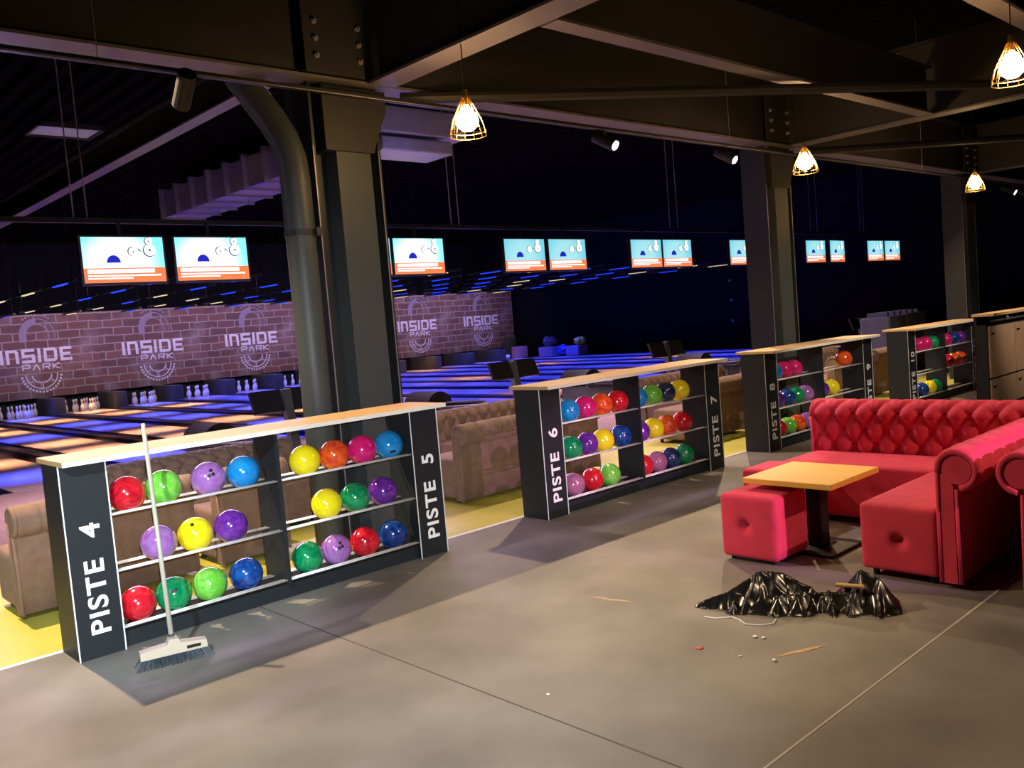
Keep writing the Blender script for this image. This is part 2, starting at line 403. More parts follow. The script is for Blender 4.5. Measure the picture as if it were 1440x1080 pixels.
# ------------------------------------------------------------------ brick masking with printed emblem
def arc(bm, r0, r1, a0, a1, y0, y1, cx=0, cz=0, n=14, mi=0):
    for i in range(n):
        p, q = a0 + (a1 - a0) * i / n, a0 + (a1 - a0) * (i + 1) / n
        pts = [(cx + r0 * math.cos(p), cz + r0 * math.sin(p)), (cx + r1 * math.cos(p), cz + r1 * math.sin(p)), (cx + r1 * math.cos(q), cz + r1 * math.sin(q)), (cx + r0 * math.cos(q), cz + r0 * math.sin(q))]
        prism(bm, pts, 'y', y0, y1, mi)
def wordmark(parent):
    """INSIDE in wide block strokes, PARK below, drawn facing -y; z=0 at the middle of INSIDE"""
    bm = B(); H = .42; s = .085; y0, y1 = -.012, 0
    cnt = [0]
    def bar(x0, x1, z0, z1):
        cnt[0] += 1; box(bm, x0, x1, y0 - .0006 * cnt[0], y1, z0, z1)
    x = -1.08; h = H / 2
    bar(x, x + s, -h, h); x += s + .08
    w = .34; bar(x, x + s, -h, h); bar(x + w - s, x + w, -h, h - .06); bar(x + s, x + w - .05, h - s, h); bar(x + w - .1, x + w - .03, h - .09, h - .02); x += w + .08
    w = .36; bar(x, x + w, h - s, h); bar(x, x + w, -s / 2, s / 2); bar(x, x + w, -h, -h + s); bar(x, x + s, 0, h); bar(x + w - s, x + w, -h, 0); x += w + .08
    bar(x, x + s, -h, h); x += s + .08
    w = .38; bar(x, x + s, -h, h); bar(x, x + w - .06, h - s, h); bar(x, x + w - .06, -h, -h + s); bar(x + w - s, x + w, -h + .05, h - .05); bar(x + w - .1, x + w - .03, h - .09, h - .02); bar(x + w - .1, x + w - .03, -h + .02, -h + .09); x += w + .08
    w = .34; bar(x, x + s, -h, h); bar(x, x + w, h - s, h); bar(x, x + w - .04, -s / 2, s / 2); bar(x, x + w, -h, -h + s)
    # PARK
    zc = -.35; ph = .085; q = .035
    def stroke(a, b):
        a, b = Vector((a[0], a[1])), Vector((b[0], b[1])); d = (b - a).normalized(); nn = Vector((-d.y, d.x)) * q / 2
        prism(bm, [tuple(a + nn), tuple(b + nn), tuple(b - nn), tuple(a - nn)], 'y', y0, y1)
    x = -.5
    for ch in 'PARK':
        w = .19; z0, z1, zm = zc - ph, zc + ph, zc
        if ch == 'P': stroke((x, z0), (x, z1)); stroke((x, z1), (x + w, z1)); stroke((x + w, z1), (x + w, zm - .01)); stroke((x + w, zm - .01), (x, zm - .01))
        if ch == 'A': stroke((x, z0), (x + w / 2, z1)); stroke((x + w, z0), (x + w / 2, z1))
        if ch == 'R': stroke((x, z0), (x, z1)); stroke((x, z1), (x + w, z1)); stroke((x + w, z1), (x + w, zm - .01)); stroke((x + w, zm - .01), (x, zm - .01)); stroke((x + .08, zm), (x + w, z0))
        if ch == 'K': stroke((x, z0), (x, z1)); stroke((x, zm), (x + w, z1)); stroke((x, zm), (x + w, z0))
        x += .28
    return obj('wordmark', bm, M['logo'], parent)
def emblem(parent):
    bm = B(); y0, y1 = -.006, .0
    # upper horseshoe: left half filled, right half outlined
    cz = .62
    arc(bm, .30, .50, PI * .5, PI, y0, y1, 0, cz)
    arc(bm, .30, .33, 0, PI * .5, y0, y1, 0, cz); arc(bm, .47, .50, 0, PI * .5, y0, y1, 0, cz)
    box(bm, -.5, -.3, y0, y1, cz - .2, cz); box(bm, .3, .33, y0, y1, cz - .2, cz); box(bm, .47, .5, y0, y1, cz - .2, cz)
    for i in range(9):
        a = PI * (.3 + .4 * i / 8); box(bm, .6 * math.cos(a) - .03, .6 * math.cos(a) + .03, y0, y1, cz + .6 * math.sin(a) - .03, cz + .6 * math.sin(a) + .03)
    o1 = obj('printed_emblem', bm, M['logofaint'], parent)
    bm = B(); cz = -.56
    arc(bm, .43, .46, PI, 2 * PI, y0, y1, 0, cz); arc(bm, .26, .29, PI * 1.05, PI * 1.95, y0, y1, 0, cz)
    for i in range(17):
        a = PI * (1.05 + .9 * i / 16); box(bm, .55 * math.cos(a) - .03, .55 * math.cos(a) + .03, y0, y1, cz + .55 * math.sin(a) - .03, cz + .55 * math.sin(a) + .03)
    for a in (1.2, 1.5, 1.8):
        c, s = math.cos(PI * a), math.sin(PI * a)
        prism(bm, [(.3 * c - .012, cz + .3 * s), (.3 * c + .012, cz + .3 * s), (.47 * c + .012, cz + .47 * s), (.47 * c - .012, cz + .47 * s)], 'y', y0, y1)
    o2 = obj('printed_emblem', bm, M['logofaint'] if False else M['logo'], parent)
    return o1, o2
LOGO = [(2.85, 'leftmost, mostly outside the picture'), (6.42, 'leftmost with a full emblem'), (9.93, 'second with a full emblem'), (13.42, 'third with a full emblem, left of the column'), (16.95, 'behind the big column'), (20.8, 'second from the right'), (24.3, 'rightmost, beside the black wall')]
edges = [1.1, 4.63, 8.17, 11.67, 15.2, 18.85, 22.55, 26.15]
for i, (lx, d) in enumerate(LOGO):
    t = thing('masking_panel', 'printed brick masking panel above the pins, %s' % d, 'wall panel', (lx, 24.25, 1.78), 0, 'brick masking panels')
    bm = B(); box(bm, edges[i] - lx, edges[i + 1] - lx, 0, .06, -1.28, 1.24)
    obj('brick_print', bm, M['brick'], t)
    if i: 
        w = wordmark(t); e = emblem(t)

# ------------------------------------------------------------------ led battens over the lanes
YS = [12.3, 14.4, 16.6, 18.8, 21.1, 23.5]
COLS = ['b', 'w', 'w', 'v', 'w', 'b']
for k in range(0, NL - 1):
    cx = G0 + LP * (k + .5)
    for j, y in enumerate(YS):
        c = random.choice('bbw') if k > 5 else [['b', 'w', 'w', 'b', 'w', 'v'], ['b', 'b', 'b', 'w', 'w', 'v'], ['b', 'b', 'w', 'b', 'w', 'w'], ['b', 'b', 'b', 'w', 'w', 'b'], ['b', 'w', 'b', 'b', 'w', 'b'], ['w', 'b', 'b', 'w', 'b', 'b']][k][j]
        nm = {'b': 'blue', 'w': 'warm white', 'v': 'violet'}[c]
        t = thing('led_batten', 'LED batten lit %s over the %s lane, %s from the approach' % (nm, ORD[k + 1], ORD[j]), 'led light', (cx, y, 2.93), 0, 'led battens over the lanes')
        bm = B(); box(bm, -.03, .03, -.9, .9, .02, .07); obj('housing', bm, M['beam'], t)
        for yy in (-.7, .7):
            bm = B(); tube(bm, [(0, yy, .07), (0, yy, 1.568 if k == 2 and y < 15 else 2.53)], .003, 4); obj('wire', bm, M['black'], t)
        bm = B()
        if k < 4: box(bm, -.025, .025, -.38, .38, 0, .02)
        else:
            for q in range(8): box(bm, -.025, .025, -.38 + q * .1, -.38 + q * .1 + .05, 0, .02)
        obj('led_strip', bm, M[{'b': 'ledblue', 'w': 'ledwarm', 'v': 'ledviolet'}[c]], t)
LIGHTCOL = {'b': (0.03, 0.05, 1.0), 'w': (1.0, 0.5, 0.27)}

# ------------------------------------------------------------------ monitors
SXS = [(2.8, 0), (3.96, 0), (6.38, 0), (7.45, 0), (9.84, 0), (10.96, 0), (13.35, 0), (14.42, 0), (16.95, 0), (20.47, 0), (21.66, 0.1), (23.98, 0), (25.1, 0)]
def monitor(x, i, rz):
    t = thing('scoring_monitor', '%s glowing scoring monitor from the left, hung above the approach' % ORD[i], 'monitor', (x, 6.45, 2.785), rz, 'scoring monitors')
    bm = B(); box(bm, -.53, .53, 0.0, .07, -.31, .31, .008); obj('bezel', bm, M['bezel'], t)
    bm = B()
    box(bm, -.5, .5, -.004, 0.001, -.28, .285, mi=0)
    y0, y1 = -.007, -.004
    box(bm, -.5, .5, y0, y1, -.28, -.10, mi=1)
    y0b, y1b = -.009, -.007
    for a, b, z0, z1 in ((-.46, .36, -.165, -.115), (-.46, .44, -.205, -.185), (-.46, .08, -.238, -.22)): box(bm, a, b, y0b, y1b, z0, z1, mi=2)
    # doodle of two round number shapes, white with dark outline
    def disc(cx, cz, r, y0, y1, mi): prism(bm, [(cx + r * math.cos(2 * PI * q / 20), cz + r * math.sin(2 * PI * q / 20)) for q in range(20)], 'y', y0, y1, mi)
    disc(.318, .115, .082, -.006, -.004, 4); disc(.315, .232, .053, -.006, -.004, 4)
    disc(.325, .12, .075, -.008, -.006, 2); disc(.32, .234, .046, -.008, -.006, 2)
    disc(.325, .12, .014, -.0095, -.008, 4); disc(.318, .234, .01, -.0095, -.008, 4)
    disc(.105, .105, .062, -.006, -.004, 4); disc(.112, .103, .056, -.008, -.006, 2); disc(.118, .1, .01, -.0095, -.008, 4)
    prism(bm, [(.17, .15), (.24, .09), (.18, .118)], 'y', -.006, -.004, 4)
    # plain blue cap
    prism(bm, [(-.155 * 1 + .02 + .085 * math.cos(a), -.035 + .095 * math.sin(a)) for a in [PI * q / 12 for q in range(13)]], 'y', -.006, -.004, 3)
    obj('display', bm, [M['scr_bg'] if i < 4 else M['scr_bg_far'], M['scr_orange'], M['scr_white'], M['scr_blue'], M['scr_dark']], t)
    bm = B(); box(bm, -.02, .02, .07, .11, 0, .5); obj('hanger', bm, M['black'], t)
    return t
for i, (x, rz) in enumerate(SXS): monitor(x, i, rz)
t = thing('monitor_rail', 'black ceiling-hung rail carrying the row of scoring monitors', 'rail', (0, 6.6, 3.29))
bm = B(); box(bm, -2, 26, -.04, .04, -.03, .03); obj('rail', bm, M['black'], t)
for x in (2.3, 2.46, 8.3, 8.47, 14.42, 14.7, 20.54, 20.9, 23.4, 23.62):
    bm = B(); tube(bm, [(x, 0, .03), (x, 0, 2.16)], .008, 6)
    for q in range(10): lathe(bm, [(0, -.014), (.015, 0), (0, .014)], 6, (x, 0, .08 + q * .045))
    obj('chain', bm, M['galv'], t)

# ------------------------------------------------------------------ consoles and ball returns
for m_ in range(5):
    x = 3.5 + 3.5 * m_
    t = thing('scoring_console', 'black scoring console with two tilted screens seen from behind, %s from the left' % ORD[m_], 'console', (x, 3.9, 0), 0, 'scoring consoles')
    bm = B(); box(bm, -.2, .2, -.15, .15, 0, .03, .005); obj('base_plate', bm, M['black'], t)
    bm = B(); R = Matrix.Rotation(math.radians(-22), 4, 'X')
    prism(bm, [(-.06, .03), (.06, .03), (.06, .5), (-.06, .5)], 'x', -.05, .05)
    prism(bm, [(-.05, .5), (.05, .5), (.12, 1.07), (.05, 1.07)], 'x', -.05, .05)
    obj('post', bm, M['steelgrey'], t)
    for s in (-1, 1):
        bm = B(); box(bm, -.185, .185, -.02, .02, -.13, .13, .006, mx=Matrix.Translation((s * .25, .06, .95)) @ R)
        obj('screen_panel', bm, M['black'], t)
for m_ in range(5):
    x = 3.4 + 3.5 * m_
    t = thing('ball_return', 'black ball return with rounded hood on the approach, %s from the left' % ORD[m_], 'ball return', (x, 5.8, 0), 0, 'ball returns')
    bm = B(); box(bm, -.22, .22, -.9, .35, 0, .38, .03); obj('body', bm, M['steelgrey'], t)
    bm = B()
    pr = [(.25 * math.cos(a), .4 + .25 * math.sin(a)) for a in [PI * q / 14 for q in range(15)]]
    prism(bm, [(p[0], p[1]) for p in pr], 'y', -.25, .35); obj('hood', bm, M['black'], t)
    bm = B()
    tube(bm, [(.33 * math.cos(a), -.75 + .45 * math.sin(a), .45) for a in [2 * PI * q / 24 for q in range(25)]], .03, 8, cap=False)
    box(bm, -.3, .3, -1.1, -.3, .38, .41); obj('ball_tray', bm, M['black'], t)

# ------------------------------------------------------------------ steel structure
def ibeam(name, label, p0, p1, w, h, tf=.02, tw=.015, mt=None):
    """I beam, p0/p1 = bottom centre line ends, horizontal"""
    p0, p1 = Vector(p0), Vector(p1); d = p1 - p0; L = d.length
    t = thing(name, label, 'beam', tuple(p0), math.atan2(d.y, d.x))
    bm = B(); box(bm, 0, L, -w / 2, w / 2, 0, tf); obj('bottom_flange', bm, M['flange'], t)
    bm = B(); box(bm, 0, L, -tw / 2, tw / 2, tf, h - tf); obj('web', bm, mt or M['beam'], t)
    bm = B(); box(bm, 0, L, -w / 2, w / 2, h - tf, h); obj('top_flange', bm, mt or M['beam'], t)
    return t
ibeam('steel_beam', 'long dark steel beam running over the columns along the lanes', (-6, .68, 3.46), (26.3, .68, 3.46), .22, .8)
ibeam('steel_beam', 'steel beam rising to the top edge from the big column', (2.7, .55, 3.46), (2.7, -8.9, 3.46), .24, .8)
ibeam('steel_beam', 'steel beam running toward the viewer from the second column', (8.85, .55, 3.46), (8.85, -8.9, 3.46), .22, .8)
ibeam('steel_beam', 'steel beam running toward the viewer from the third column', (15.0, .55, 3.46), (15.0, -8.9, 3.46), .22, .8)
ibeam('steel_beam', 'secondary beam between the two cross beams over the ball racks', (2.85, -1.08, 3.46), (8.7, -1.08, 3.46), .15, .5)
ibeam('steel_beam', 'secondary beam in the top right corner of the picture', (2.85, -2.85, 3.46), (8.7, -2.85, 3.46), .15, .5)
ibeam('steel_beam', 'lilac-lit beam running away over the lanes at upper left', (2.7, .82, 3.9), (2.7, 23, 3.9), .16, .34)
def brace(label, a, b):
    bm = B(); tube(bm, [a, b], .045, 8); tag(obj('wind_brace', bm, M['beam']), label, 'brace')
brace('thin diagonal wind brace running from the big column to the right edge', (2.9, .6, 3.4), (8.7, -2.75, 3.4))
brace('thin diagonal wind brace from the second column toward upper right', (9.0, .5, 3.4), (14.9, -4.0, 3.4))

def column(x, label, pipe):
    t = thing('steel_column', label, 'column', (x, .7, 0), 0, 'steel columns')
    for s, nm in ((-1, 'flange'), (1, 'flange')):
        bm = B(); box(bm, s * .285 - .011, s * .285 + .011, -.03, .3, 0, 3.46); obj('flange', bm, M['steel'], t)
        bm = B(); box(bm, s * .285 - .013, s * .285 - .005, -.034, -.03, 0, 3.0); obj('edge_strip', bm, M['galv'], t)
    bm = B(); box(bm, -.274, .274, .13, .15, 0, 3.46); obj('web', bm, M['steel'], t)
    bm = B(); box(bm, -.1, .2, -.03, .13, 0, 2.97); obj('front_casing', bm, M['steelgrey'], t)
    bm = B(); prism(bm, [(-.2, 2.97), (.22, 2.97), (.27, 3.12), (.36, 3.28), (.36, 3.44), (-.2, 3.44)], 'y', -.06, .2); obj('haunch', bm, M['beam'], t)
    for i, (a, b) in enumerate([(-.25, 3.62), (-.25, 3.74), (-.25, 3.86), (.12, 3.62), (.12, 3.74), (.12, 3.86)]):
        bm = B(); lathe(bm, [(0, 0), (.022, 0), (.022, .02), (.012, .022), (.012, .035), (0, .035)], 6)
        o = obj('bolt', bm, M['galv'], t, loc=(a, -.115, b)); o.rotation_euler = (PI / 2, 0, 0)
    bm = B(); box(bm, -.34, .24, -.115, -.095, 3.5, 4.2); obj('end_plate', bm, M['beam'], t)
    return t
column(2.42, 'big dark steel column standing behind the PISTE 5 rack', True)
column(8.6, 'second dark steel column, rising behind the PISTE 8 rack', False)
column(14.8, 'farthest dark steel column at the right, behind the PISTE 11 rack', False)
t = thing('drain_pipe', 'fat grey drain pipe standing against the left of the big column', 'pipe', (1.99, .73, 0))
bm = B(); pts = [(0, 0, 0), (0, 0, 1.5), (0, 0, 2.75), (-.005, .01, 2.9), (-.03, .05, 3.05), (-.08, .11, 3.2), (-.14, .18, 3.34), (-.21, .26, 3.5), (-.3, .36, 3.75)]
tube(bm, pts, .108, 24); obj('pipe', bm, M['steelgrey'], t, smooth=True)
bm = B(); tube(bm, [(0, 0, 2.35), (0, 0, 2.39)], .115, 24); box(bm, .06, .1, -.13, -.1, 2.34, 2.4); obj('pipe_clamp', bm, M['steel'], t)

# track rail with spots
t = thing('track_rail', 'thin black lighting rail running the length of the racks under the beam', 'rail', (0, .3, 3.28))
bm = B(); box(bm, -6, 26, -.018, .018, -.015, .015); obj('rail', bm, M['black'], t)
bm = B(); box(bm, -6, 26, -.021, -.018, -.012, -.006); obj('conductor_strip', bm, M['galv'], t)
for x in (.55, 3.3, 7.0, 12.0):
    bm = B(); tube(bm, [(x, 0, .015), (x, 0, 2.2)], .003, 5); obj('wire', bm, M['galv'], t)
def spot(x, label, d, lit=True):
    t = thing('track_spotlight', label, 'spotlight', (x, .3, 3.265), 0, 'spotlights on the rail')
    bm = B(); tube(bm, [(0, 0, 0), (0, 0, -.07)], .012, 8); obj('bracket', bm, M['black'], t)
    d = Vector(d).normalized(); c = Vector((0, 0, -.09))
    bm = B(); tube(bm, [c - d * .12, c + d * .12], .055, 16); obj('housing', bm, M['black'], t)
    if lit:
        bm = B(); tube(bm, [c + d * .1205, c + d * .124], .042, 16); obj('lens', bm, M['spotface'], t)
    return Vector((x, .3, 3.265)) + c + d * .14
P1 = spot(4.95, 'lit round spotlight on the rail, left of the pair right of the pendant', (.12, -.85, -.5))
P2 = spot(6.9, 'lit round spotlight on the rail, nearer the second column', (.12, -.85, -.55))
P3 = spot(15.62, 'small lit spotlight far right, beside the far pendant', (.1, -.85, -.5))
P4 = spot(16.3, 'small lit spotlight cut by the right picture edge', (.1, -.85, -.5))
spot(1.04, 'unlit black spotlight hanging from the rail at upper left', (.1, .8, -.6), False)

# pendants
def pendant(x, y, z, label, r=.12):
    t = thing('pendant_lamp', label, 'pendant lamp', (x, y, z), 0, 'wire cage pendants')
    bm = B(); tube(bm, [(0, 0, .2), (0, 0, 2.5)], .004, 6); obj('cord', bm, M['black'], t)
    bm = B(); lathe(bm, [(0, .2), (.018, .2), (.022, .16), (.022, .1), (0, .1)], 12); obj('socket', bm, M['brass'], t)
    bm = B(); lathe(bm, [(0, -.075), (.035, -.065), (.07, -.035), (.078, 0), (.066, .035), (.036, .075), (.016, .098), (0, .1)], 20); obj('bulb', bm, M['bulb'], t, smooth=True)  # bulb drawn oversized to stand in for the bloom around it
    bm = B()
    prof = [(.024, .15), (.06, .08), (.1, 0), (r, -.07), (r * 1.02, -.1)]
    for q in range(12):
        a = 2 * PI * q / 12; tube(bm, [(p[0] * math.cos(a), p[0] * math.sin(a), p[1]) for p in prof], .0022, 5)
    for (rr, zz) in ((r * 1.02, -.1), (r, -.07), (.08, .04)):
        tube(bm, [(rr * math.cos(2 * PI * q / 24), rr * math.sin(2 * PI * q / 24), zz) for q in range(25)], .003, 5, cap=False)
    obj('wire_cage', bm, M['brass'], t)
pendant(2.6, -.5, 2.96, 'glowing wire cage pendant lamp just right of the big column')
pendant(7.08, -.5, 2.96, 'glowing wire cage pendant lamp in front of the second column')
pendant(11.72, -.5, 2.97, 'smallest glowing wire cage pendant lamp before the far column')
pendant(5.0, -3.05, 2.96, 'largest glowing wire cage pendant lamp at the right picture edge')

# ceiling services
t = thing('ventilation_duct', 'long ribbed metal ventilation duct over the lanes at upper left', 'duct', (7.0, 11.2, 4.5))
bm = B(); box(bm, -.4, .5, -3.3, 3.2, 0, .55); obj('duct', bm, M['galv'], t)
for q in range(9):
    y = -3.2 + q * .78
    bm = B(); box(bm, -.5, .5, y - .03, y + .03, -.05, .6); obj('flange_ring', bm, M['galv'], t)
t = thing('roof_skylight', 'pale roof skylight panel above the two left monitors', 'skylight', (3.67, 10.92, 5.4))
bm = B(); box(bm, -.48, .48, -.36, .36, 0, .03); obj('pane', bm, M['skylight'], t)
bm = B()
for a in ((-.52, -.48, -.4, .4), (.48, .52, -.4, .4), (-.52, .52, -.4, -.36), (-.52, .52, .36, .4)): box(bm, *a, -.03, .05)
obj('frame', bm, M['beam'], t)
t = thing('lit_beam_box', 'lilac-lit box standing in for a blue-lit beam behind the big column', 'duct', (5.3, 3.1, 3.62))  # plain boxes stand in for a beam flange lit blue
bm = B(); box(bm, -.8, .45, 0, .6, .2, .5, .02); obj('upper_box', bm, M['galv'], t)
bm = B(); box(bm, -.8, .2, 0, .5, 0, .16, .02); obj('lower_box', bm, M['galv'], t)

# ------------------------------------------------------------------ ball racks
DEP = .2835; RW = 2.512; XL = .2435; XD = 1.24; XR = 2.27; TH = 1.053
SH = [(.745, 'top'), (.433, 'middle'), (.118, 'bottom')]
BR = .1015
def rack(x0, nl, nr):
    t = thing('ball_rack', '%s black ball rack with pale wood top, lettered PISTE %d and PISTE %d' % (('nearest', 'second', 'third', 'farthest')[RACKS.index((x0, nl, nr))], nl, nr), 'ball rack', (x0, 0, 0), 0, 'bowling ball racks')
    for (a, b, num) in ((0, XL, nl), (XR, RW, nr)):
        bm = B(); box(bm, a, b, 0, DEP, 0, TH); p = obj('end_panel', bm, M['navy'], t)
        bm = B()
        for e in (a, b - .007): box(bm, e, e + .007, -.003, -.0002, 0, TH - .001)
        obj('edge_strip', bm, M['white'], p)
        tx = text_obj('lettering', 'PISTE  %d' % num, .142, M['letter'], p, .0015, .003, 'LEFT', 1.0)
        # fit to measured extents: 0.60 long, 0.104 cap height
        xs = [v.co.x for v in tx.data.vertices]; ys = [v.co.y for v in tx.data.vertices]
        ln = .6 if num < 10 else .64
        for v in tx.data.vertices:
            v.co.x = (v.co.x - min(xs)) / (max(xs) - min(xs)) * ln
            v.co.y = (v.co.y - min(ys)) / (max(ys) - min(ys)) * .103
        tx.matrix_local = Matrix(((0, -1, 0, a + .176), (0, 0, -1, -.0035), (1, 0, 0, .128), (0, 0, 0, 1)))
    bm = B(); box(bm, XD, XD + .023, 0, DEP, .09, TH); obj('divider', bm, M['navy'], t)
    bm = B(); box(bm, XL, XR, .04, .06, 0, .09); obj('kickboard', bm, M['navy'], t)
    bm = B(); box(bm, XL, XR, .04, DEP, .088, .1); obj('bottom_board', bm, M['black'], t)
    bm = B(); box(bm, -.006, RW + .0, -.117, .335, TH, 1.081, .002, 1)
    wt = obj('worktop', bm, M['oak'], t)
    bm = B(); box(bm, -.004, RW - .002, -.1185, -.1172, TH + .001, 1.080); obj('edge_band', bm, M['oakedge'], wt)
    for (z, _) in SH:
        for (a, b) in ((XL, XD), (XD + .023, XR)):
            for (y, rr) in ((.014, .006), (.048, .005), (.187, .005), (.222, .005)):
                bm = B(); tube(bm, [(a, y, z), (b, y, z)], rr, 8); obj('shelf_rod', bm, M['chrome'], t, smooth=True)
    return t
RACKS = [(0, 4, 5), (3.546, 6, 7), (6.908, 8, 9), (10.489, 10, 11)]
for r_ in RACKS: rack(*r_)

# balls: (rack, bay, shelf) -> list of (x on the shelf, colour, holes seen)
bmesh_ball = B(); bmesh.ops.create_uvsphere(bmesh_ball, u_segments=40, v_segments=24, radius=BR)
BM0 = bpy.data.meshes.new('bowling_ball'); bmesh_ball.to_mesh(BM0); bmesh_ball.free()
for p in BM0.polygons: p.use_smooth = True
BMESH = {}
for k in BALL:
    me = BM0.copy(); me.materials.clear(); me.materials.append(M['ball_' + k]); BMESH[k] = me
PX = {
 (0, 0, 0): [(0.376, 'red', []), (0.581, 'light green', []), (0.849, 'lavender', [(0.2, 0), (0.38, 0.05), (0.3, 0.3)]), (1.074, 'sky blue', [])],
 (0, 0, 1): [(0.520, 'lavender', []), (0.737, 'yellow', [(-0.05, 0.6)]), (0.960, 'purple', [])],
 (0, 0, 2): [(0.368, 'red', []), (0.573, 'dark green', [(0.1, 0.12), (0.28, 0.15)]), (0.791, 'light green', []), (1.024, 'dark blue', [])],
 (0, 1, 0): [(1.500, 'yellow', []), (1.720, 'orange', []), (1.939, 'magenta', []), (2.159, 'sky blue', [(0.1, -0.55), (0.25, -0.5)])],
 (0, 1, 1): [(1.629, 'yellow', []), (1.850, 'dark green', []), (2.078, 'purple', [])],
 (0, 1, 2): [(1.452, 'dark green', []), (1.666, 'lavender', [(0.2, 0), (0.38, 0.05), (0.3, 0.3)]), (1.894, 'red', []), (2.128, 'dark blue', [])],
 (1, 0, 0): [(3.994, 'sky blue', []), (4.206, 'magenta', []), (4.419, 'orange', []), (4.636, 'red', [])],
 (1, 0, 1): [(3.992, 'dark green', []), (4.182, 'purple', []), (4.403, 'yellow', []), (4.645, 'dark blue', [])],
 (1, 0, 2): [(3.989, 'mauve', []), (4.227, 'red', []), (4.457, 'light green', [])],
 (1, 1, 0): [(4.893, 'sky blue', []), (5.128, 'light green', []), (5.331, 'navy', []), (5.555, 'yellow', [])],
 (1, 1, 1): [(4.908, 'purple', []), (5.119, 'yellow', []), (5.324, 'orange', []), (5.563, 'red', [])],
 (1, 1, 2): [(4.924, 'red', []), (5.124, 'mauve', []), (5.343, 'navy', []), (5.556, 'dark green', [])],
 (2, 0, 0): [(7.272, 'sky blue', []), (7.488, 'magenta', []), (7.706, 'magenta', [])],
 (2, 0, 1): [(7.294, 'purple', []), (7.521, 'dark blue', []), (7.702, 'dark green', []), (7.933, 'lavender', [])],
 (2, 0, 2): [(7.301, 'red', []), (7.498, 'light green', []), (7.722, 'orange', []), (7.934, 'lavender', [])],
 (2, 1, 0): [(8.911, 'orange', [])],
 (2, 1, 1): [(8.302, 'purple', []), (8.553, 'yellow', [])],
 (3, 0, 0): [(11.097, 'magenta', []), (11.319, 'magenta', []), (11.567, 'dark green', [])],
 (3, 0, 2): [(11.140, 'dark blue', []), (11.406, 'yellow', []), (11.624, 'dark green', [])],
 (3, 1, 0): [(12.037, 'magenta', []), (12.328, 'dark blue', []), (12.582, 'purple', [])],
 (3, 1, 1): [(12.088, 'red', []), (12.337, 'orange', []), (12.580, 'orange', [])],
}
def ray_to_y(px, py, yy):
    d = Vector(CFW) + Vector(CR) * ((px - 720) / CF) - Vector(CU) * ((py - 540) / CF)
    tt = (yy - CP[1]) / d.y
    return Vector(CP) + d * tt
YB = .1175
HB = math.sqrt((BR + .005) ** 2 - .0695 ** 2)
for (ri, bay, sh), lst in PX.items():
    x0, nl, nr = RACKS[ri]
    # measured once from the photograph; balls in contact are spaced at least a diameter apart
    xs = [q[0] for q in lst]
    for i in range(1, len(xs)):
        if xs[i] - xs[i - 1] < 2 * BR + .002: xs[i] = xs[i - 1] + 2 * BR + .002
    lo, hi = (XL, XD) if bay == 0 else (XD + .023, XR)
    over = xs[-1] + BR - (x0 + hi - .002)
    if over > 0:
        xs[-1] -= over
        for i in range(len(xs) - 2, -1, -1):
            if xs[i + 1] - xs[i] < 2 * BR + .002: xs[i] = xs[i + 1] - 2 * BR - .002
    for i, ((_, colr, holes), x) in enumerate(zip(lst, xs)):
        x = max(x, x0 + lo + BR + .002) if i == 0 else x
        o = bpy.data.objects.new('bowling_ball', BMESH[colr]); COL.objects.link(o)
        o.location = (x, YB, SH[sh][0] + HB)
        o.rotation_euler = (random.uniform(0, 6), random.uniform(0, 6), random.uniform(0, 6))
        lab = '%s bowling ball, %s from left, %s shelf, %s bay of the %s rack' % (colr, ORD[i], SH[sh][1], ('left', 'right')[bay], ('nearest', 'second', 'third', 'farthest')[ri])
        tag(o, lab, 'bowling ball', 'bowling balls in the racks')
        for (hx, hz) in holes:
            n = (Vector((hx, 0, hz)) + Vector((-.45, -.8, .25)).normalized() * math.sqrt(max(.05, 1 - hx * hx - hz * hz))).normalized()
            bm = B(); q = n.to_track_quat('Z', 'Y').to_matrix().to_4x4()
            lathe(bm, [(0, BR + .0006), (.006, BR + .0005), (.0115, BR - .0002), (.0115, BR - .004), (0, BR - .004)], 14)  # black cap on the surface paints in the dark of the hole
            bmesh.ops.transform(bm, matrix=o.rotation_euler.to_matrix().to_4x4().inverted() @ q, verts=bm.verts[:])
            obj('finger_hole', bm, M['hole'], o)

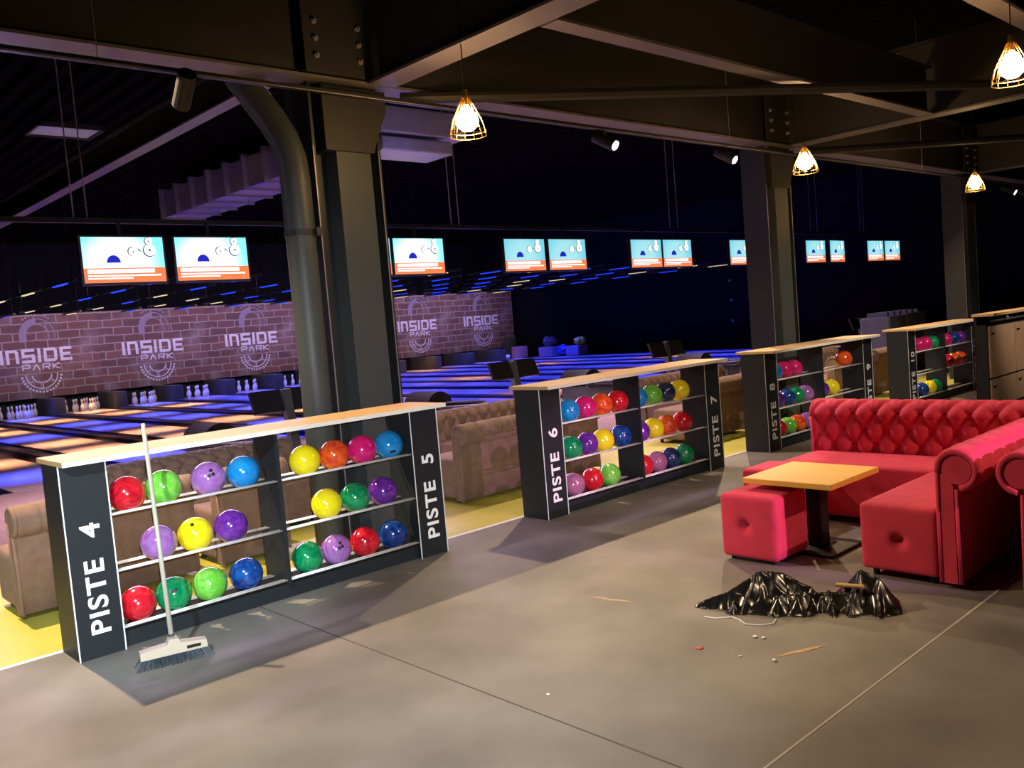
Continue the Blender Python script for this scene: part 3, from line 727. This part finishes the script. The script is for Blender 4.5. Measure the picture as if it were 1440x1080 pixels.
# ------------------------------------------------------------------ upholstery
def back_run(name, parent, m, A, Bp, out, zb, zr, R, thick, a=.165, b=.123, amp=.034, ns=None, low=.02, flute=True):
    """rolled, tufted back swept from A to B (2-D points on the inner face line); out = 2-D unit vector away from the seat"""
    A, Bp, out = Vector((*A, 0)), Vector((*Bp, 0)), Vector((*out, 0))
    L = (Bp - A).length; d = (Bp - A).normalized()
    ns = ns or max(8, int(L / .013))
    # profile (outward, z), tuft weight
    P = []
    nz = 36
    for i in range(nz): P.append((0, zb + (zr - zb) * i / nz, 1.0))
    cx = R - .012
    na = 48
    for i in range(na + 1):
        an = PI - (PI * 1.33) * i / na
        w = 1.0 if an > PI * .86 else max(0, (an - PI * .5) / (PI * .36))
        P.append((cx + R * math.cos(an), zr + R * math.sin(an), w))
    e = P[-1]
    P.append((thick + .004, e[1] - .012, 0)); P.append((thick, e[1] - .03, 0))
    P.append((thick, low, 0)); P.append((0.0, low, 0))
    # arc lengths
    T = [0]
    for i in range(1, len(P)): T.append(T[-1] + math.hypot(P[i][0] - P[i - 1][0], P[i][1] - P[i - 1][1]))
    t0 = T[nz]
    N = []
    for i in range(len(P)):
        p, q = P[max(0, i - 1)], P[min(len(P) - 1, i + 1)]
        tx, tz = q[0] - p[0], q[1] - p[1]; ll = math.hypot(tx, tz) or 1
        N.append((-tz / ll, tx / ll))
    bm = B(); rows = []
    for si in range(ns + 1):
        s = L * si / ns; row = []
        edge = min(1, min(s, L - s) / .05)
        for i, (o_, z, w) in enumerate(P):
            h = 0
            if w > 0:
                u = s / a; v = (T[i] - t0 - .008) / b
                k = abs(math.sin(PI * (u + v / 2)) * math.sin(PI * (u - v / 2)))
                rv = round(v); uu = u - (rv % 2) * .5; du = (uu - round(uu)) * a; dv_ = (v - rv) * b
                h = (amp * (k ** .5 - .5) - .02 * math.exp(-(du * du + dv_ * dv_) / .022 ** 2)) * w * (.3 + .7 * edge)
            if flute and nz < i <= nz + na:
                h += -.013 * math.exp(-((((s / a + .5) % 1) - .5) / .07) ** 2) * (1 - .6 * w)
            c = A + d * s + out * (o_ + N[i][0] * h) + Vector((0, 0, z + N[i][1] * h))
            row.append(bm.verts.new(c))
        rows.append(row)
    n = len(P)
    for si in range(ns):
        for i in range(n):
            j = (i + 1) % n
            bm.faces.new((rows[si][i], rows[si][j], rows[si + 1][j], rows[si + 1][i]))
    bm.faces.new(rows[0]); bm.faces.new(rows[-1])
    o = obj(name, bm, m, parent, smooth=True)
    return o, cx
def scroll(parent, m, P0, out, dirv, zr, R, thick, cx, zlow=.03, grow=.0):
    """flat scroll facing on the end of a rolled back: disc plus tapering post; dirv = 2-D vector pointing out of the end"""
    out, dv = Vector((*out, 0)), Vector((*dirv, 0)); P0 = Vector((*P0, 0))
    bm = B()
    def put(pts, e0, e1, mi=0):
        lo = [bm.verts.new(P0 + out * p[0] + Vector((0, 0, p[1])) + dv * e0) for p in pts]; hi = [bm.verts.new(P0 + out * p[0] + Vector((0, 0, p[1])) + dv * e1) for p in pts]
        bm.faces.new(lo); bm.faces.new(hi)
        for i in range(len(pts)): bm.faces.new((lo[i], lo[(i + 1) % len(pts)], hi[(i + 1) % len(pts)], hi[i]))
    put([(cx + R * .66 * math.cos(2 * PI * q / 28), zr + R * .66 * math.sin(2 * PI * q / 28)) for q in range(28)], -.004, .014)
    put([(.012, zlow), (thick - .02, zlow), (thick - .022, zr - R * .75), (.05, zr - R * .3), (.02, zr - R * .2)], -.004, .013)
    o = obj('scroll_facing', bm, m, parent)
    bm = B()
    pts = []
    for q in range(23):
        an = PI * 1.05 - PI * 1.5 * q / 22
        pts.append(P0 + out * (cx + R * .84 * math.cos(an)) + Vector((0, 0, zr + R * .84 * math.sin(an))) + dv * .006)
    tube(bm, pts, [R * .17] * len(pts), 8)
    tube(bm, [P0 + out * .004 + dv * .006 + Vector((0, 0, zlow)), P0 + out * .002 + dv * .006 + Vector((0, 0, zr))], .014, 8)
    tube(bm, [P0 + out * (thick - .004) + dv * .006 + Vector((0, 0, zlow)), P0 + out * (thick - .006) + dv * .006 + Vector((0, 0, zr - R * .9))], .012, 8)
    obj('piping', bm, m, parent, smooth=True)

# --- pink corner sofa
ZS = .42
t = thing('corner_sofa', 'raspberry tufted corner sofa around the low oak table', 'sofa', (4.4, -2.4, 0))
sofa = t
def rel(bm, t): bmesh.ops.translate(bm, vec=-Vector(t.location), verts=bm.verts[:])
def sub(name, bm, m, t, smooth=False):
    rel(bm, t); return obj(name, bm, m, t, smooth)
bm = B(); cushion(bm, 4.5, 5.0, -3.07, -1.54, .04, ZS, .03, 30, [(0, -1, y, .23, .03, .03) for y in (-1.74, -2.0, -2.26, -2.52)]); sub('seat', bm, M['pink'], t, True)
bm = B(); cushion(bm, 3.43, 4.497, -3.075, -2.635, .04, ZS, .03, 30, [(0, -1, -2.86, .225, .05, .034)]); sub('seat', bm, M['pink'], t, True)
for (x, y) in [(4.522, -1.74), (4.522, -2.0), (4.522, -2.26), (4.522, -2.52), (3.474, -2.86)]:
    bm = B(); lathe(bm, [(0, .008), (.012, .006), (.016, 0), (.016, -.012), (0, -.012)], 14)
    bmesh.ops.transform(bm, matrix=Matrix.Translation((x, y, .228)) @ Matrix.Rotation(-PI / 2, 4, 'Y'), verts=bm.verts[:]); sub('button', bm, M['pinkbtn'], t, True)
def sofa_back(t, A, Bp, out, zr, R, thick, zb=.38, ends=(), m=M['pink'], a=.165, amp=.044, low=.04):
    l2 = Vector(t.location).xy
    A2, B2 = (Vector(A) - l2), (Vector(Bp) - l2)
    o, cx = back_run('backrest', t, m, A2, B2, out, zb, zr, R, thick, a=a, amp=amp, low=low)
    d = (B2 - A2).normalized()
    if 0 in ends: scroll(t, m, A2, out, -d, zr, R, thick, cx)
    if 1 in ends: scroll(t, m, B2, out, d, zr, R, thick, cx)
sofa_back(t, (5.0, -1.54), (5.0, -3.3), (1, 0), .7, .11, .13, ends=(0,))
sofa_back(t, (3.44, -3.08), (4.98, -3.08), (0, -1), .645, .115, .105, ends=(0,))
for (x, y) in [(4.56, -1.6), (4.94, -1.6), (3.49, -2.7), (3.49, -3.02)]:
    bm = B(); tube(bm, [(x, y, 0), (x, y, .05)], .018, 10); sub('foot', bm, M['black'], t)
t = thing('corner_sofa', 'second raspberry sofa back to back with the first, cut by the right edge', 'sofa', (4.4, -4.2, 0))
sofa_back(t, (4.98, -3.59), (3.44, -3.59), (0, 1), .645, .115, .105, ends=(1,))
sofa_back(t, (5.0, -3.33), (5.0, -5.4), (1, 0), .7, .11, .13)
bm = B(); cushion(bm, 3.43, 4.497, -4.03, -3.595, .04, ZS, .03, 16); sub('seat', bm, M['pink'], t, True)
bm = B(); cushion(bm, 4.5, 5.0, -5.4, -3.6, .04, ZS, .03, 16); sub('seat', bm, M['pink'], t, True)
for (x, y) in [(4.56, -5.3), (4.94, -5.3), (3.49, -3.65), (3.49, -3.97)]:
    bm = B(); tube(bm, [(x, y, 0), (x, y, .05)], .018, 10); sub('foot', bm, M['black'], t)

def pouf(x0, x1, y0, y1, label):
    c = ((x0 + x1) / 2, (y0 + y1) / 2)
    t = thing('pouf', label, 'pouf', (*c, 0), 0, 'raspberry cube poufs')
    w, d = (x1 - x0) / 2, (y1 - y0) / 2
    bm = B(); cushion(bm, -w, w, -d, d, .025, ZS, .025, 30, [(0, -1, .02,   .23, .05, .034)]); obj('body', bm, M['pink'], t, True)
    bm = B(); lathe(bm, [(0, .008), (.012, .006), (.016, 0), (.016, -.012), (0, -.012)], 14)
    bmesh.ops.transform(bm, matrix=Matrix.Translation((-w + .043, .02, .23)) @ Matrix.Rotation(-PI / 2, 4, 'Y'), verts=bm.verts[:]); obj('button', bm, M['pinkbtn'], t, True)
    for sx in (-1, 1):
        for sy in (-1, 1):
            bm = B(); tube(bm, [(sx * (w - .05), sy * (d - .05), 0), (sx * (w - .05), sy * (d - .05), .03)], .015, 10); obj('foot', bm, M['black'], t)
pouf(3.315, 3.705, -2.17, -1.785, 'raspberry cube pouf tucked under the near side of the oak table')
pouf(4.09, 4.47, -1.84, -1.46, 'raspberry cube pouf behind the oak table, against the sofa seat')

t = thing('low_table', 'square honey oak table on a black pedestal between sofa and pouf', 'table', (3.78, -2.165, 0))
bm = B(); box(bm, -.315, .315, -.3, .3, .465, .5, .003, 1); obj('tabletop', bm, M['tableoak'], t)
bm = B(); box(bm, -.05, .05, -.05, .05, .02, .465, .003, 1); o = obj('column', bm, M['black'], t); o.location.x = .06
bm = B(); box(bm, -.15, .27, -.2, .2, 0, .02, .006); obj('base_plate', bm, M['black'], t)

# --- brown booths behind the racks
def bench(label, x0, x1, yb, face, ends=(0, 1), h=.63):
    """bench with rolled back; face=+1 looks toward the lanes (back toward the racks), -1 toward the racks"""
    t = thing('tufted_bench', label, 'sofa', ((x0 + x1) / 2, yb, 0), 0, 'taupe tufted benches')
    out = (0, -face)
    L = x1 - x0
    y_in = 0.1 * face
    A, Bq = Vector((-L / 2, y_in)), Vector((L / 2, y_in))
    o, cx = back_run('backrest', t, M['brown'], A, Bq, out, .36, h, .1, .1, a=.15, b=.115, amp=.036, low=.04)
    d = Vector((1, 0))
    if 0 in ends: scroll(t, M['brown'], A, out, -d, h, .1, .1, cx)
    if 1 in ends: scroll(t, M['brown'], Bq, out, d, h, .1, .1, cx)
    bm = B(); y0, y1 = sorted((y_in + .004 * face, y_in + .46 * face))
    cushion(bm, -L / 2, L / 2, y0, y1, .04, .41, .03, 18); obj('seat', bm, M['brown'], t, True)
    for sx in (-1, 1):
        for yy in (y_in + .06 * face, y_in + .4 * face):
            bm = B(); tube(bm, [(sx * (L / 2 - .06), yy, 0), (sx * (L / 2 - .06), yy, .05)], .02, 10); obj('foot', bm, M['black'], t)
for i, (xr, nl, nr) in enumerate(((0, 4, 5), (3.6, 6, 7), (7.1, 8, 9), (10.6, 10, 11))):
    rk = ('nearest', 'second', 'third', 'farthest')[i]
    bench('taupe tufted bench, back toward us, behind the left bay of the %s rack' % rk, xr + .02, xr + 1.14, 1.12, 1)
    bench('short taupe tufted bench, back toward us, behind the middle of the %s rack' % rk, xr + 1.34, xr + 1.86, 1.12, 1)
    bench('taupe tufted bench facing us, beyond the benches behind the %s rack' % rk, xr + .72, xr + 2.6, 2.45, -1)

# ------------------------------------------------------------------ broom
t = thing('broom', 'broom with pale handle leaning on the PISTE 4 rack', 'broom', (.34, -.42, 0))
bm = B(); tube(bm, [(.002, .02, .11), (.09, .328, 1.222)], [.0135, .011], 12)
obj('handle', bm, M['handle'], t, True)
bm = B(); tube(bm, [(-.005, .0, .045), (.004, .026, .135)], [.018, .0135], 12); obj('ferrule', bm, M['bristle'], t)
RB = Matrix.Rotation(math.radians(-14), 4, 'Z')
bm = B()
prism(bm, [(-.165, .045), (.165, .045), (.16, .085), (.035, .098), (.022, .125), (-.022, .125), (-.035, .098), (-.165, .085)], 'y', -.03, .03)
bmesh.ops.transform(bm, matrix=RB, verts=bm.verts[:]); hd = obj('head', bm, M['beige'], t)
bm = B(); box(bm, .06, .13, -.0325, -.0302, .058, .074); bmesh.ops.transform(bm, matrix=RB, verts=bm.verts[:]); obj('printed_mark', bm, M['black'], hd)
bm = B()
for row in (-.022, 0, .022):
    for q in range(25):
        x = -.158 + .316 * q / 24
        for k in range(3):
            xx = x + random.uniform(-.004, .004); fl = 1.18
            tube(bm, [(xx, row, .048), (xx * fl + random.uniform(-.006, .006), row * 2.0 - .012 + random.uniform(-.008, .008), .001)], [.0028, .0016], 4)
bmesh.ops.transform(bm, matrix=RB, verts=bm.verts[:]); o = obj('bristles', bm, M['bristle'], t); o['kind'] = 'stuff'

# ------------------------------------------------------------------ rubbish bag
# slack film hanging off a few raised creases: height = the highest of many tents, each falling away from its crease
ang = math.atan2(-2.97 + 2.22, 2.93 - 2.5)
RIDGES = [((-.47, -.02, .035), (-.3, 0, .1)), ((-.3, 0, .1), (-.13, .05, .2)), ((-.13, .05, .2), (-.02, .1, .17)), ((-.13, .05, .2), (.04, -.08, .06)),
          ((-.15, .04, .19), (-.24, -.13, .03)), ((-.02, .1, .17), (.12, .05, .11)), ((.04, -.02, .1), (.3, .0, .1)), ((.28, .02, .11), (.36, .07, .2)),
          ((.36, .07, .2), (.44, .02, .17)), ((.36, .07, .2), (.3, -.12, .04)), ((.44, .02, .17), (.43, -.13, .04)), ((.44, .02, .17), (.5, .05, .04)),
          ((-.38, .05, .06), (-.2, -.06, .09)), ((.12, .05, .11), (.1, -.12, .04)), ((.2, .06, .1), (.22, -.13, .03)), ((-.05, .02, .12), (-.08, -.15, .025)),
          ((-.02, .1, .16), (.1, .16, .03)), ((-.2, .08, .12), (-.3, .12, .02)), ((.4, .08, .15), (.46, .14, .03))]
for q in range(16):
    x_, y_ = random.uniform(-.36, .44), random.uniform(-.12, .08); a_ = random.uniform(0, PI); l_ = random.uniform(.06, .14); h_ = random.uniform(.05, .1)
    RIDGES.append(((x_, y_, h_), (x_ + l_ * math.cos(a_), y_ + l_ * math.sin(a_), max(.02, h_ - random.uniform(0, .05)))))
def bag_h(x, y):
    x += .012 * noise.noise(Vector((x * 14, y * 14, 1))); y += .012 * noise.noise(Vector((x * 14, y * 14, 5)))
    hs = []
    for (p, q) in RIDGES:
        dx, dy = q[0] - p[0], q[1] - p[1]; L2 = dx * dx + dy * dy
        tt = max(0, min(1, ((x - p[0]) * dx + (y - p[1]) * dy) / L2))
        d = math.hypot(x - p[0] - tt * dx, y - p[1] - tt * dy)
        hs.append(p[2] + (q[2] - p[2]) * tt - 1.5 * d + 2.6 * d * d if d < .28 else -.05)
    hs.sort()
    m_ = hs[-1]
    return m_ - .012 + .006 * abs(noise.noise(Vector((x * 30, y * 30, 2)))) + .01 * noise.noise(Vector((x * 9, y * 9, 8)))
bm = B(); NX, NY = 190, 92; gv = {}
for i in range(NX + 1):
    for j in range(NY + 1):
        x, y = -.54 + 1.08 * i / NX, -.27 + .54 * j / NY
        gv[i, j] = (x, y, bag_h(x, y))
vt, vb = {}, {}
def gvt(k):
    if k not in vt: vt[k] = bm.verts.new((gv[k][0], gv[k][1], max(.004, gv[k][2])))
    return vt[k]
def gvb(k):
    if k not in vb: vb[k] = bm.verts.new((gv[k][0], gv[k][1], .001))
    return vb[k]
keep = set((i, j) for i in range(NX) for j in range(NY) if max(gv[i, j][2], gv[i + 1, j][2], gv[i + 1, j + 1][2], gv[i, j + 1][2]) > .004)
for (i, j) in keep:
    q = [(i, j), (i + 1, j), (i + 1, j + 1), (i, j + 1)]
    bm.faces.new([gvt(k) for k in q]); bm.faces.new([gvb(k) for k in reversed(q)])
    for (e0, e1, nb) in ((q[0], q[1], (i, j - 1)), (q[1], q[2], (i + 1, j)), (q[2], q[3], (i, j + 1)), (q[3], q[0], (i - 1, j))):
        if nb not in keep: bm.faces.new((gvt(e0), gvb(e0), gvb(e1), gvt(e1)))
bmesh.ops.transform(bm, matrix=Matrix.Translation((2.72, -2.58, 0)) @ Matrix.Rotation(ang, 4, 'Z'), verts=bm.verts[:])
tag(obj('rubbish_bag', bm, M['bag'], None, True), 'crumpled black plastic rubbish bag lying on the floor before the sofa', 'rubbish bag')
BMX = Matrix.Translation((2.72, -2.58, 0)) @ Matrix.Rotation(ang, 4, 'Z')
S0, S1 = (.24, .03), (.37, -.03)
zz = [(bag_h(S0[0] + (S1[0] - S0[0]) * q / 20, S0[1] + (S1[1] - S0[1]) * q / 20), q / 20) for q in range(21)]
za, zb_ = zz[0][0], zz[-1][0]
lift = max(z - (za + (zb_ - za) * q) for z, q in zz) + .008
bm = B(); tube(bm, [BMX @ Vector((*S0, za + lift)), BMX @ Vector((*S1, zb_ + lift))], .011, 8)
tag(obj('wooden_stick', bm, M['stick']), 'short raw wooden stick lying on the black rubbish bag', 'stick')
bm = B(); tube(bm, [(2.36, -2.3, .004), (2.37, -2.36, .003), (2.43, -2.42, .004), (2.42, -2.47, .003), (2.38, -2.53, .004), (2.41, -2.6, .003), (2.46, -2.64, .004), (2.52, -2.62, .004)], .0035, 6)
tag(obj('drawstring', bm, M['paper']), 'white drawstring curled on the floor in front of the black bag', 'string')
def crumb(x, y, r, m, label, n='paper_scrap', fl=.35):
    bm = B(); bmesh.ops.create_icosphere(bm, subdivisions=2, radius=r)
    for v in bm.verts:
        v.co += v.co * .5 * noise.noise(v.co * (1.2 / r) + Vector((x * 9, y * 7, 0))); v.co.z *= fl
    zmin = min(v.co.z for v in bm.verts)
    for v in bm.verts: v.co += Vector((x, y, -zmin))
    tag(obj(n, bm, m, None, True), label, 'scrap', 'scraps on the floor')
crumb(2.26, -2.66, .012, M['paper'], 'white paper crumb on the floor, nearest the black bag')
crumb(2.27, -2.7, .01, M['paper'], 'white paper crumb on the floor, just right of the nearest one')
crumb(2.06, -2.88, .012, M['paper'], 'white paper crumb on the floor, farthest forward of the bag')
crumb(2.02, -2.73, .008, M['paper'], 'tiny white paper crumb on the floor left of the others')
crumb(2.0, -2.52, .02, M['redpaper'], 'small red paper scrap on the floor left of the crumbs', fl=.12)
crumb(1.2, -2.3, .008, M['paper'], 'tiny white crumb alone on the open floor at the middle')
def streak(x0, y0, x1, y1, label, w=.012):
    bm = B(); n = 16
    d = Vector((x1 - x0, y1 - y0, 0)); nn = Vector((-d.y, d.x, 0)).normalized()
    up = []; dn = []
    for i in range(n + 1):
        s = i / n; ww = w * math.sin(PI * s) * (.6 + .6 * abs(noise.noise(Vector((x0 * 3, s * 9, 0))))) + .0005
        c = Vector((x0, y0, .0015)) + d * s + nn * noise.noise(Vector((s * 4, x0, 2))) * .02
        up.append(bm.verts.new(c + nn * ww)); dn.append(bm.verts.new(c - nn * ww))
    for i in range(n): bm.faces.new((up[i], up[i + 1], dn[i + 1], dn[i]))
    r = bmesh.ops.extrude_face_region(bm, geom=bm.faces[:])
    for g in r['geom']:
        if isinstance(g, bmesh.types.BMVert): g.co.z -= .0012
    o = tag(obj('sawdust_streak', bm, M['dust']), label, 'dust', 'sawdust on the floor'); o['kind'] = 'stuff'
streak(2.28, -1.55, 2.35, -1.85, 'pale sawdust streak on the floor left of the bag', .012)
streak(2.1, -2.86, 2.36, -2.98, 'pale sawdust streak on the floor in front of the bag', .022)

# ------------------------------------------------------------------ counter and lockers on the right
t = thing('counter', 'pale wood counter top over the wooden lockers at the right edge', 'counter', (11.9, -.8, 0))
bm = B(); box(bm, -1.39, 1.6, -.26, 0.0, 1.185, 1.22, .003, 1); obj('counter_top', bm, M['oak'], t)
bm = B(); box(bm, -1.34, 1.55, -.04, -.005, 0, 1.185); obj('back_panel', bm, M['black'], t)
bm = B(); tube(bm, [(-1.3, -.2, 1.12), (1.55, -.2, 1.12)], .015, 8); obj('rail', bm, M['steelgrey'], t)
bm = B(); lathe(bm, [(0, -.02), (.02, -.01), (.02, .01), (0, .02)], 10, (-.85, -.245, 1.15)); obj('hook', bm, M['galv'], t)
bm = B(); box(bm, -.9, -.86, -.2, -.04, 1.1, 1.185); obj('bracket', bm, M['black'], t)
t = thing('locker_cabinet', 'walnut locker cabinet with small black handles under the pale counter', 'cabinet', (11.9, -.8, 0))
bm = B(); box(bm, -1.42, 1.5, -.18, -.06, 0, 1.075); obj('carcass', bm, M['black'], t)
for i in range(3):
    for (z0, z1) in ((.41, 1.055), (.04, .385)):
        x0 = -1.375 + i * .95
        bm = B(); box(bm, x0, x0 + .93, -.2, -.18, z0, z1, .002, 1); d = obj('door', bm, M['walnut'], t)
        bm = B(); box(bm, x0 + .05, x0 + .14, -.212, -.2, z1 - .1, z1 - .08); obj('handle', bm, M['black'], d)
bm = B(); box(bm, 13.2, 13.45, .0, .2, 0.0, .14, .004); tag(obj('plinth_block', bm, M['beige']), 'pale block on the floor between the farthest rack and the lockers', 'block')

# ------------------------------------------------------------------ clutter at the far end
def cube(name, m, x0, x1, y0, y1, z0, z1, label, cat='box', bev=.01):
    bm = B(); box(bm, x0, x1, y0, y1, z0, z1, bev); tag(obj(name, bm, m), label, cat)
cube('cardboard_box', M['carton'], 25.1, 25.7, 23.0, 23.4, .02, .5, 'pinkish cardboard box at the far right corner of the lanes')
cube('cardboard_box', M['kick'], 25.2, 25.6, 23.6, 24.0, .02, .9, 'tall dull green box behind the pinkish carton')
cube('cardboard_box', M['lilacbox'], 25.2, 25.8, 21.0, 21.8, .02, .42, 'wide lilac carton right of the pinkish box')
cube('cardboard_box', M['lilacbox'], 25.3, 25.9, 19.6, 20.3, .02, .42, 'lilac carton under the yellow bag, farthest right')
def lump(name, m, c, r, s, label, cat='bag'):
    bm = B(); bmesh.ops.create_icosphere(bm, subdivisions=4, radius=1)
    for v in bm.verts:
        k = 1 + .35 * noise.noise(v.co * 2.2 + Vector(c)); v.co = Vector((v.co.x * s[0] * k, v.co.y * s[1] * k, v.co.z * s[2] * k)) * r
    z0 = min(v.co.z for v in bm.verts)
    for v in bm.verts: v.co += Vector((c[0], c[1], c[2] - z0))
    tag(obj(name, bm, m, None, True), label, cat)
lump('plastic_bag', M['bluebag'], (25.5, 20.65, .01), .25, (.9, .9, .9), 'blue plastic bag between the two lilac cartons')
lump('plastic_bag', M['yellow'], (25.6, 19.75, .42), .24, (1, 1, .7), 'yellow bag lying on the right lilac carton')
lump('plastic_bag', M['palewrap'], (25.5, 21.4, .42), .24, (1, 1.2, .9), 'crumpled pale sheet lying on the wide lilac carton')
lump('plastic_bag', M['paper'], (24.6, 23.2, .0), .14, (1.3, 1, .7), 'white paper lump left of the pinkish cardboard box')
for i, (y, z, lab) in enumerate([(12.9, 2.45, 'topmost'), (12.9, 1.75, 'middle'), (12.9, 1.0, 'lowest')]):
    bm = B(); lathe(bm, [(0, 0), (.06, 0), (.06, .05), (.03, .08), (0, .08)], 14)
    bmesh.ops.transform(bm, matrix=Matrix.Translation((RX1, y, z)) @ Matrix.Rotation(-PI / 2, 4, 'Y'), verts=bm.verts[:])
    tag(obj('wall_fixture', bm, M['galv']), 'small round fixture on the black right wall, %s of three' % lab, 'fixture', 'fixtures on the right wall')
t = thing('pallet_crate', 'pale bluish wrapped crate standing behind the PISTE 10 rack', 'crate', (16.1, 2.6, 0))
bm = B(); box(bm, -.86, -.14, -.3, .3, .1, 1.12, .04); obj('wrapped_panel', bm, M['palewrap'], t)
bm = B(); box(bm, -.06, .8, -.3, .3, .1, 1.14, .04); obj('wrapped_panel', bm, M['palewrap'], t)
bm = B(); box(bm, -.88, .84, -.32, .32, 0, .1); box(bm, -.14, -.06, -.2, .2, .1, 1.1); obj('frame', bm, M['beam'], t)
bm = B()
for q in range(6): box(bm, -.75 + q * .28, -.67 + q * .28, -.2, .2, 1.1, 1.2, .01)
obj('top_slats', bm, M['palewrap'], t)

# ------------------------------------------------------------------ lights
WARM = (1.0, .72, .44)
light('SPOT', 'unseen_walkway_spot', (3.2, -3.8, 3.3), 140, (1, .9, .8), (5.0, 0, .75), .03, 44, .8)  # unseen spot added to brighten the lettering of the second rack
light('SPOT', 'unseen_walkway_spot', (6.6, -3.6, 3.3), 520, (1, .88, .72), (9.0, 0, .7), .03, 50, .8)
light('SPOT', 'unseen_walkway_spot', (10.6, -3.4, 3.3), 380, (1, .88, .72), (12.4, 0, .7), .03, 50, .8)
# ceiling spots behind the racks
for i, (x, y, z, tx, e) in enumerate([(-.05, 1.9, 3.95, -.4, 1300), (2.7, 1.95, 3.95, 1.2, 950), (5.9, 1.9, 3.95, 5.0, 600), (9.3, 1.9, 3.95, 8.6, 600), (12.8, 1.9, 3.95, 12.3, 600)]):
    light('SPOT', 'ceiling_spot_light', (x, y, z), e, WARM, (tx, -.9, 0), .03, 100, .5)
# lamps the rail carries
for P, tg, e in ((P1, (5.2, -2.6, 0), 260), (P2, (7.2, -2.0, 0), 260), (P3, (17, -2, 0), 100)):
    light('SPOT', 'rail_spot_light', tuple(P), e, (1, .9, .75), tg, .03, 55, .5)
# spots on the viewer's side over the walkway
light('SPOT', 'unseen_walkway_spot', (3.38, -7.2, 1.75), 1000, (1.0, .5, 1.0), (3.9, -2.6, .45), .03, 22, .5)
light('SPOT', 'unseen_walkway_spot', (4.3, -6.6, 3.2), 420, WARM, (3.9, -2.4, .3), .03, 40, .7)
light('SPOT', 'unseen_walkway_spot', (1.6, -3.4, 3.4), 130, WARM, (2.2, -2.2, 0), .05, 46, .9)  # unseen warm fill added for the floor near the bag
light('SPOT', 'unseen_walkway_spot', (-1.7, -2.9, 2.7), 800, (.75, .9, 1.0), (.25, 0, .6), .03, 34, .8)
# cool fill spot added at the camera
light('SPOT', 'camera_fill', (CP[0] + .03, CP[1], CP[2] + .06), 1150, (.9, .95, 1.0), Vector(CP) + Vector(CFW) - Vector(CR) * .2 - Vector(CU) * .2, .01, 62, .9)
# lane lighting: the leds throw bands onto the boards
for k in range(-1, NL - 1):
    cx = G0 + LP * (k + .5)
    for j in range(7):
        y = 8.8 + j * 2.25
        c = ['b', 'w', 'b', 'b', 'w', 'w', 'b'][(j + 3 * k + (k // 3)) % 7] if k else ['b', 'w', 'w', 'b', 'w', 'w', 'b'][j]
        if k >= 4: c = 'w' if (j + 2 * k) % 7 == 3 else 'b'
        light('AREA', 'lane_led_light', (cx, y, 2.9), 60 if c == 'b' else 28, LIGHTCOL[c], (cx, y, 0), .5, sy=.25, spread=38 if k < 4 else 62)
# unseen wash and fill lights added for brick, approach and steel
light('AREA', 'brick_wash_light', (13.5, 21.5, 3.6), 300, (.9, .72, .95), (13.5, 24.3, 1.7), 22, sy=.15, spread=150)
light('AREA', 'approach_wash_light', (8, 6.0, 3.3), 800, (.9, .6, .95), (8, 4.8, 0), 16, sy=.2, spread=120)  # unseen violet wash added to brighten the approach
light('POINT', 'blue_beam_fill', (4.6, 2.6, 3.1), 22, (.25, .22, 1.0), None, .1)  # added point light tinting the boxes behind the big column blue
light('POINT', 'blue_beam_fill', (0.4, 1.6, 2.9), 6, (.5, .35, 1.0), None, .1)  # added point light tinting the underside of the long beam
W = bpy.data.worlds.new('hall_dark'); SC.world = W; W.use_nodes = True
W.node_tree.nodes['Background'].inputs[0].default_value = (.5, .48, .55, 1); W.node_tree.nodes['Background'].inputs[1].default_value = .01
SC.view_settings.view_transform = 'Standard'; SC.view_settings.look = 'None'; SC.view_settings.exposure = 0; SC.view_settings.gamma = 1
SC.view_settings.use_curve_mapping = False
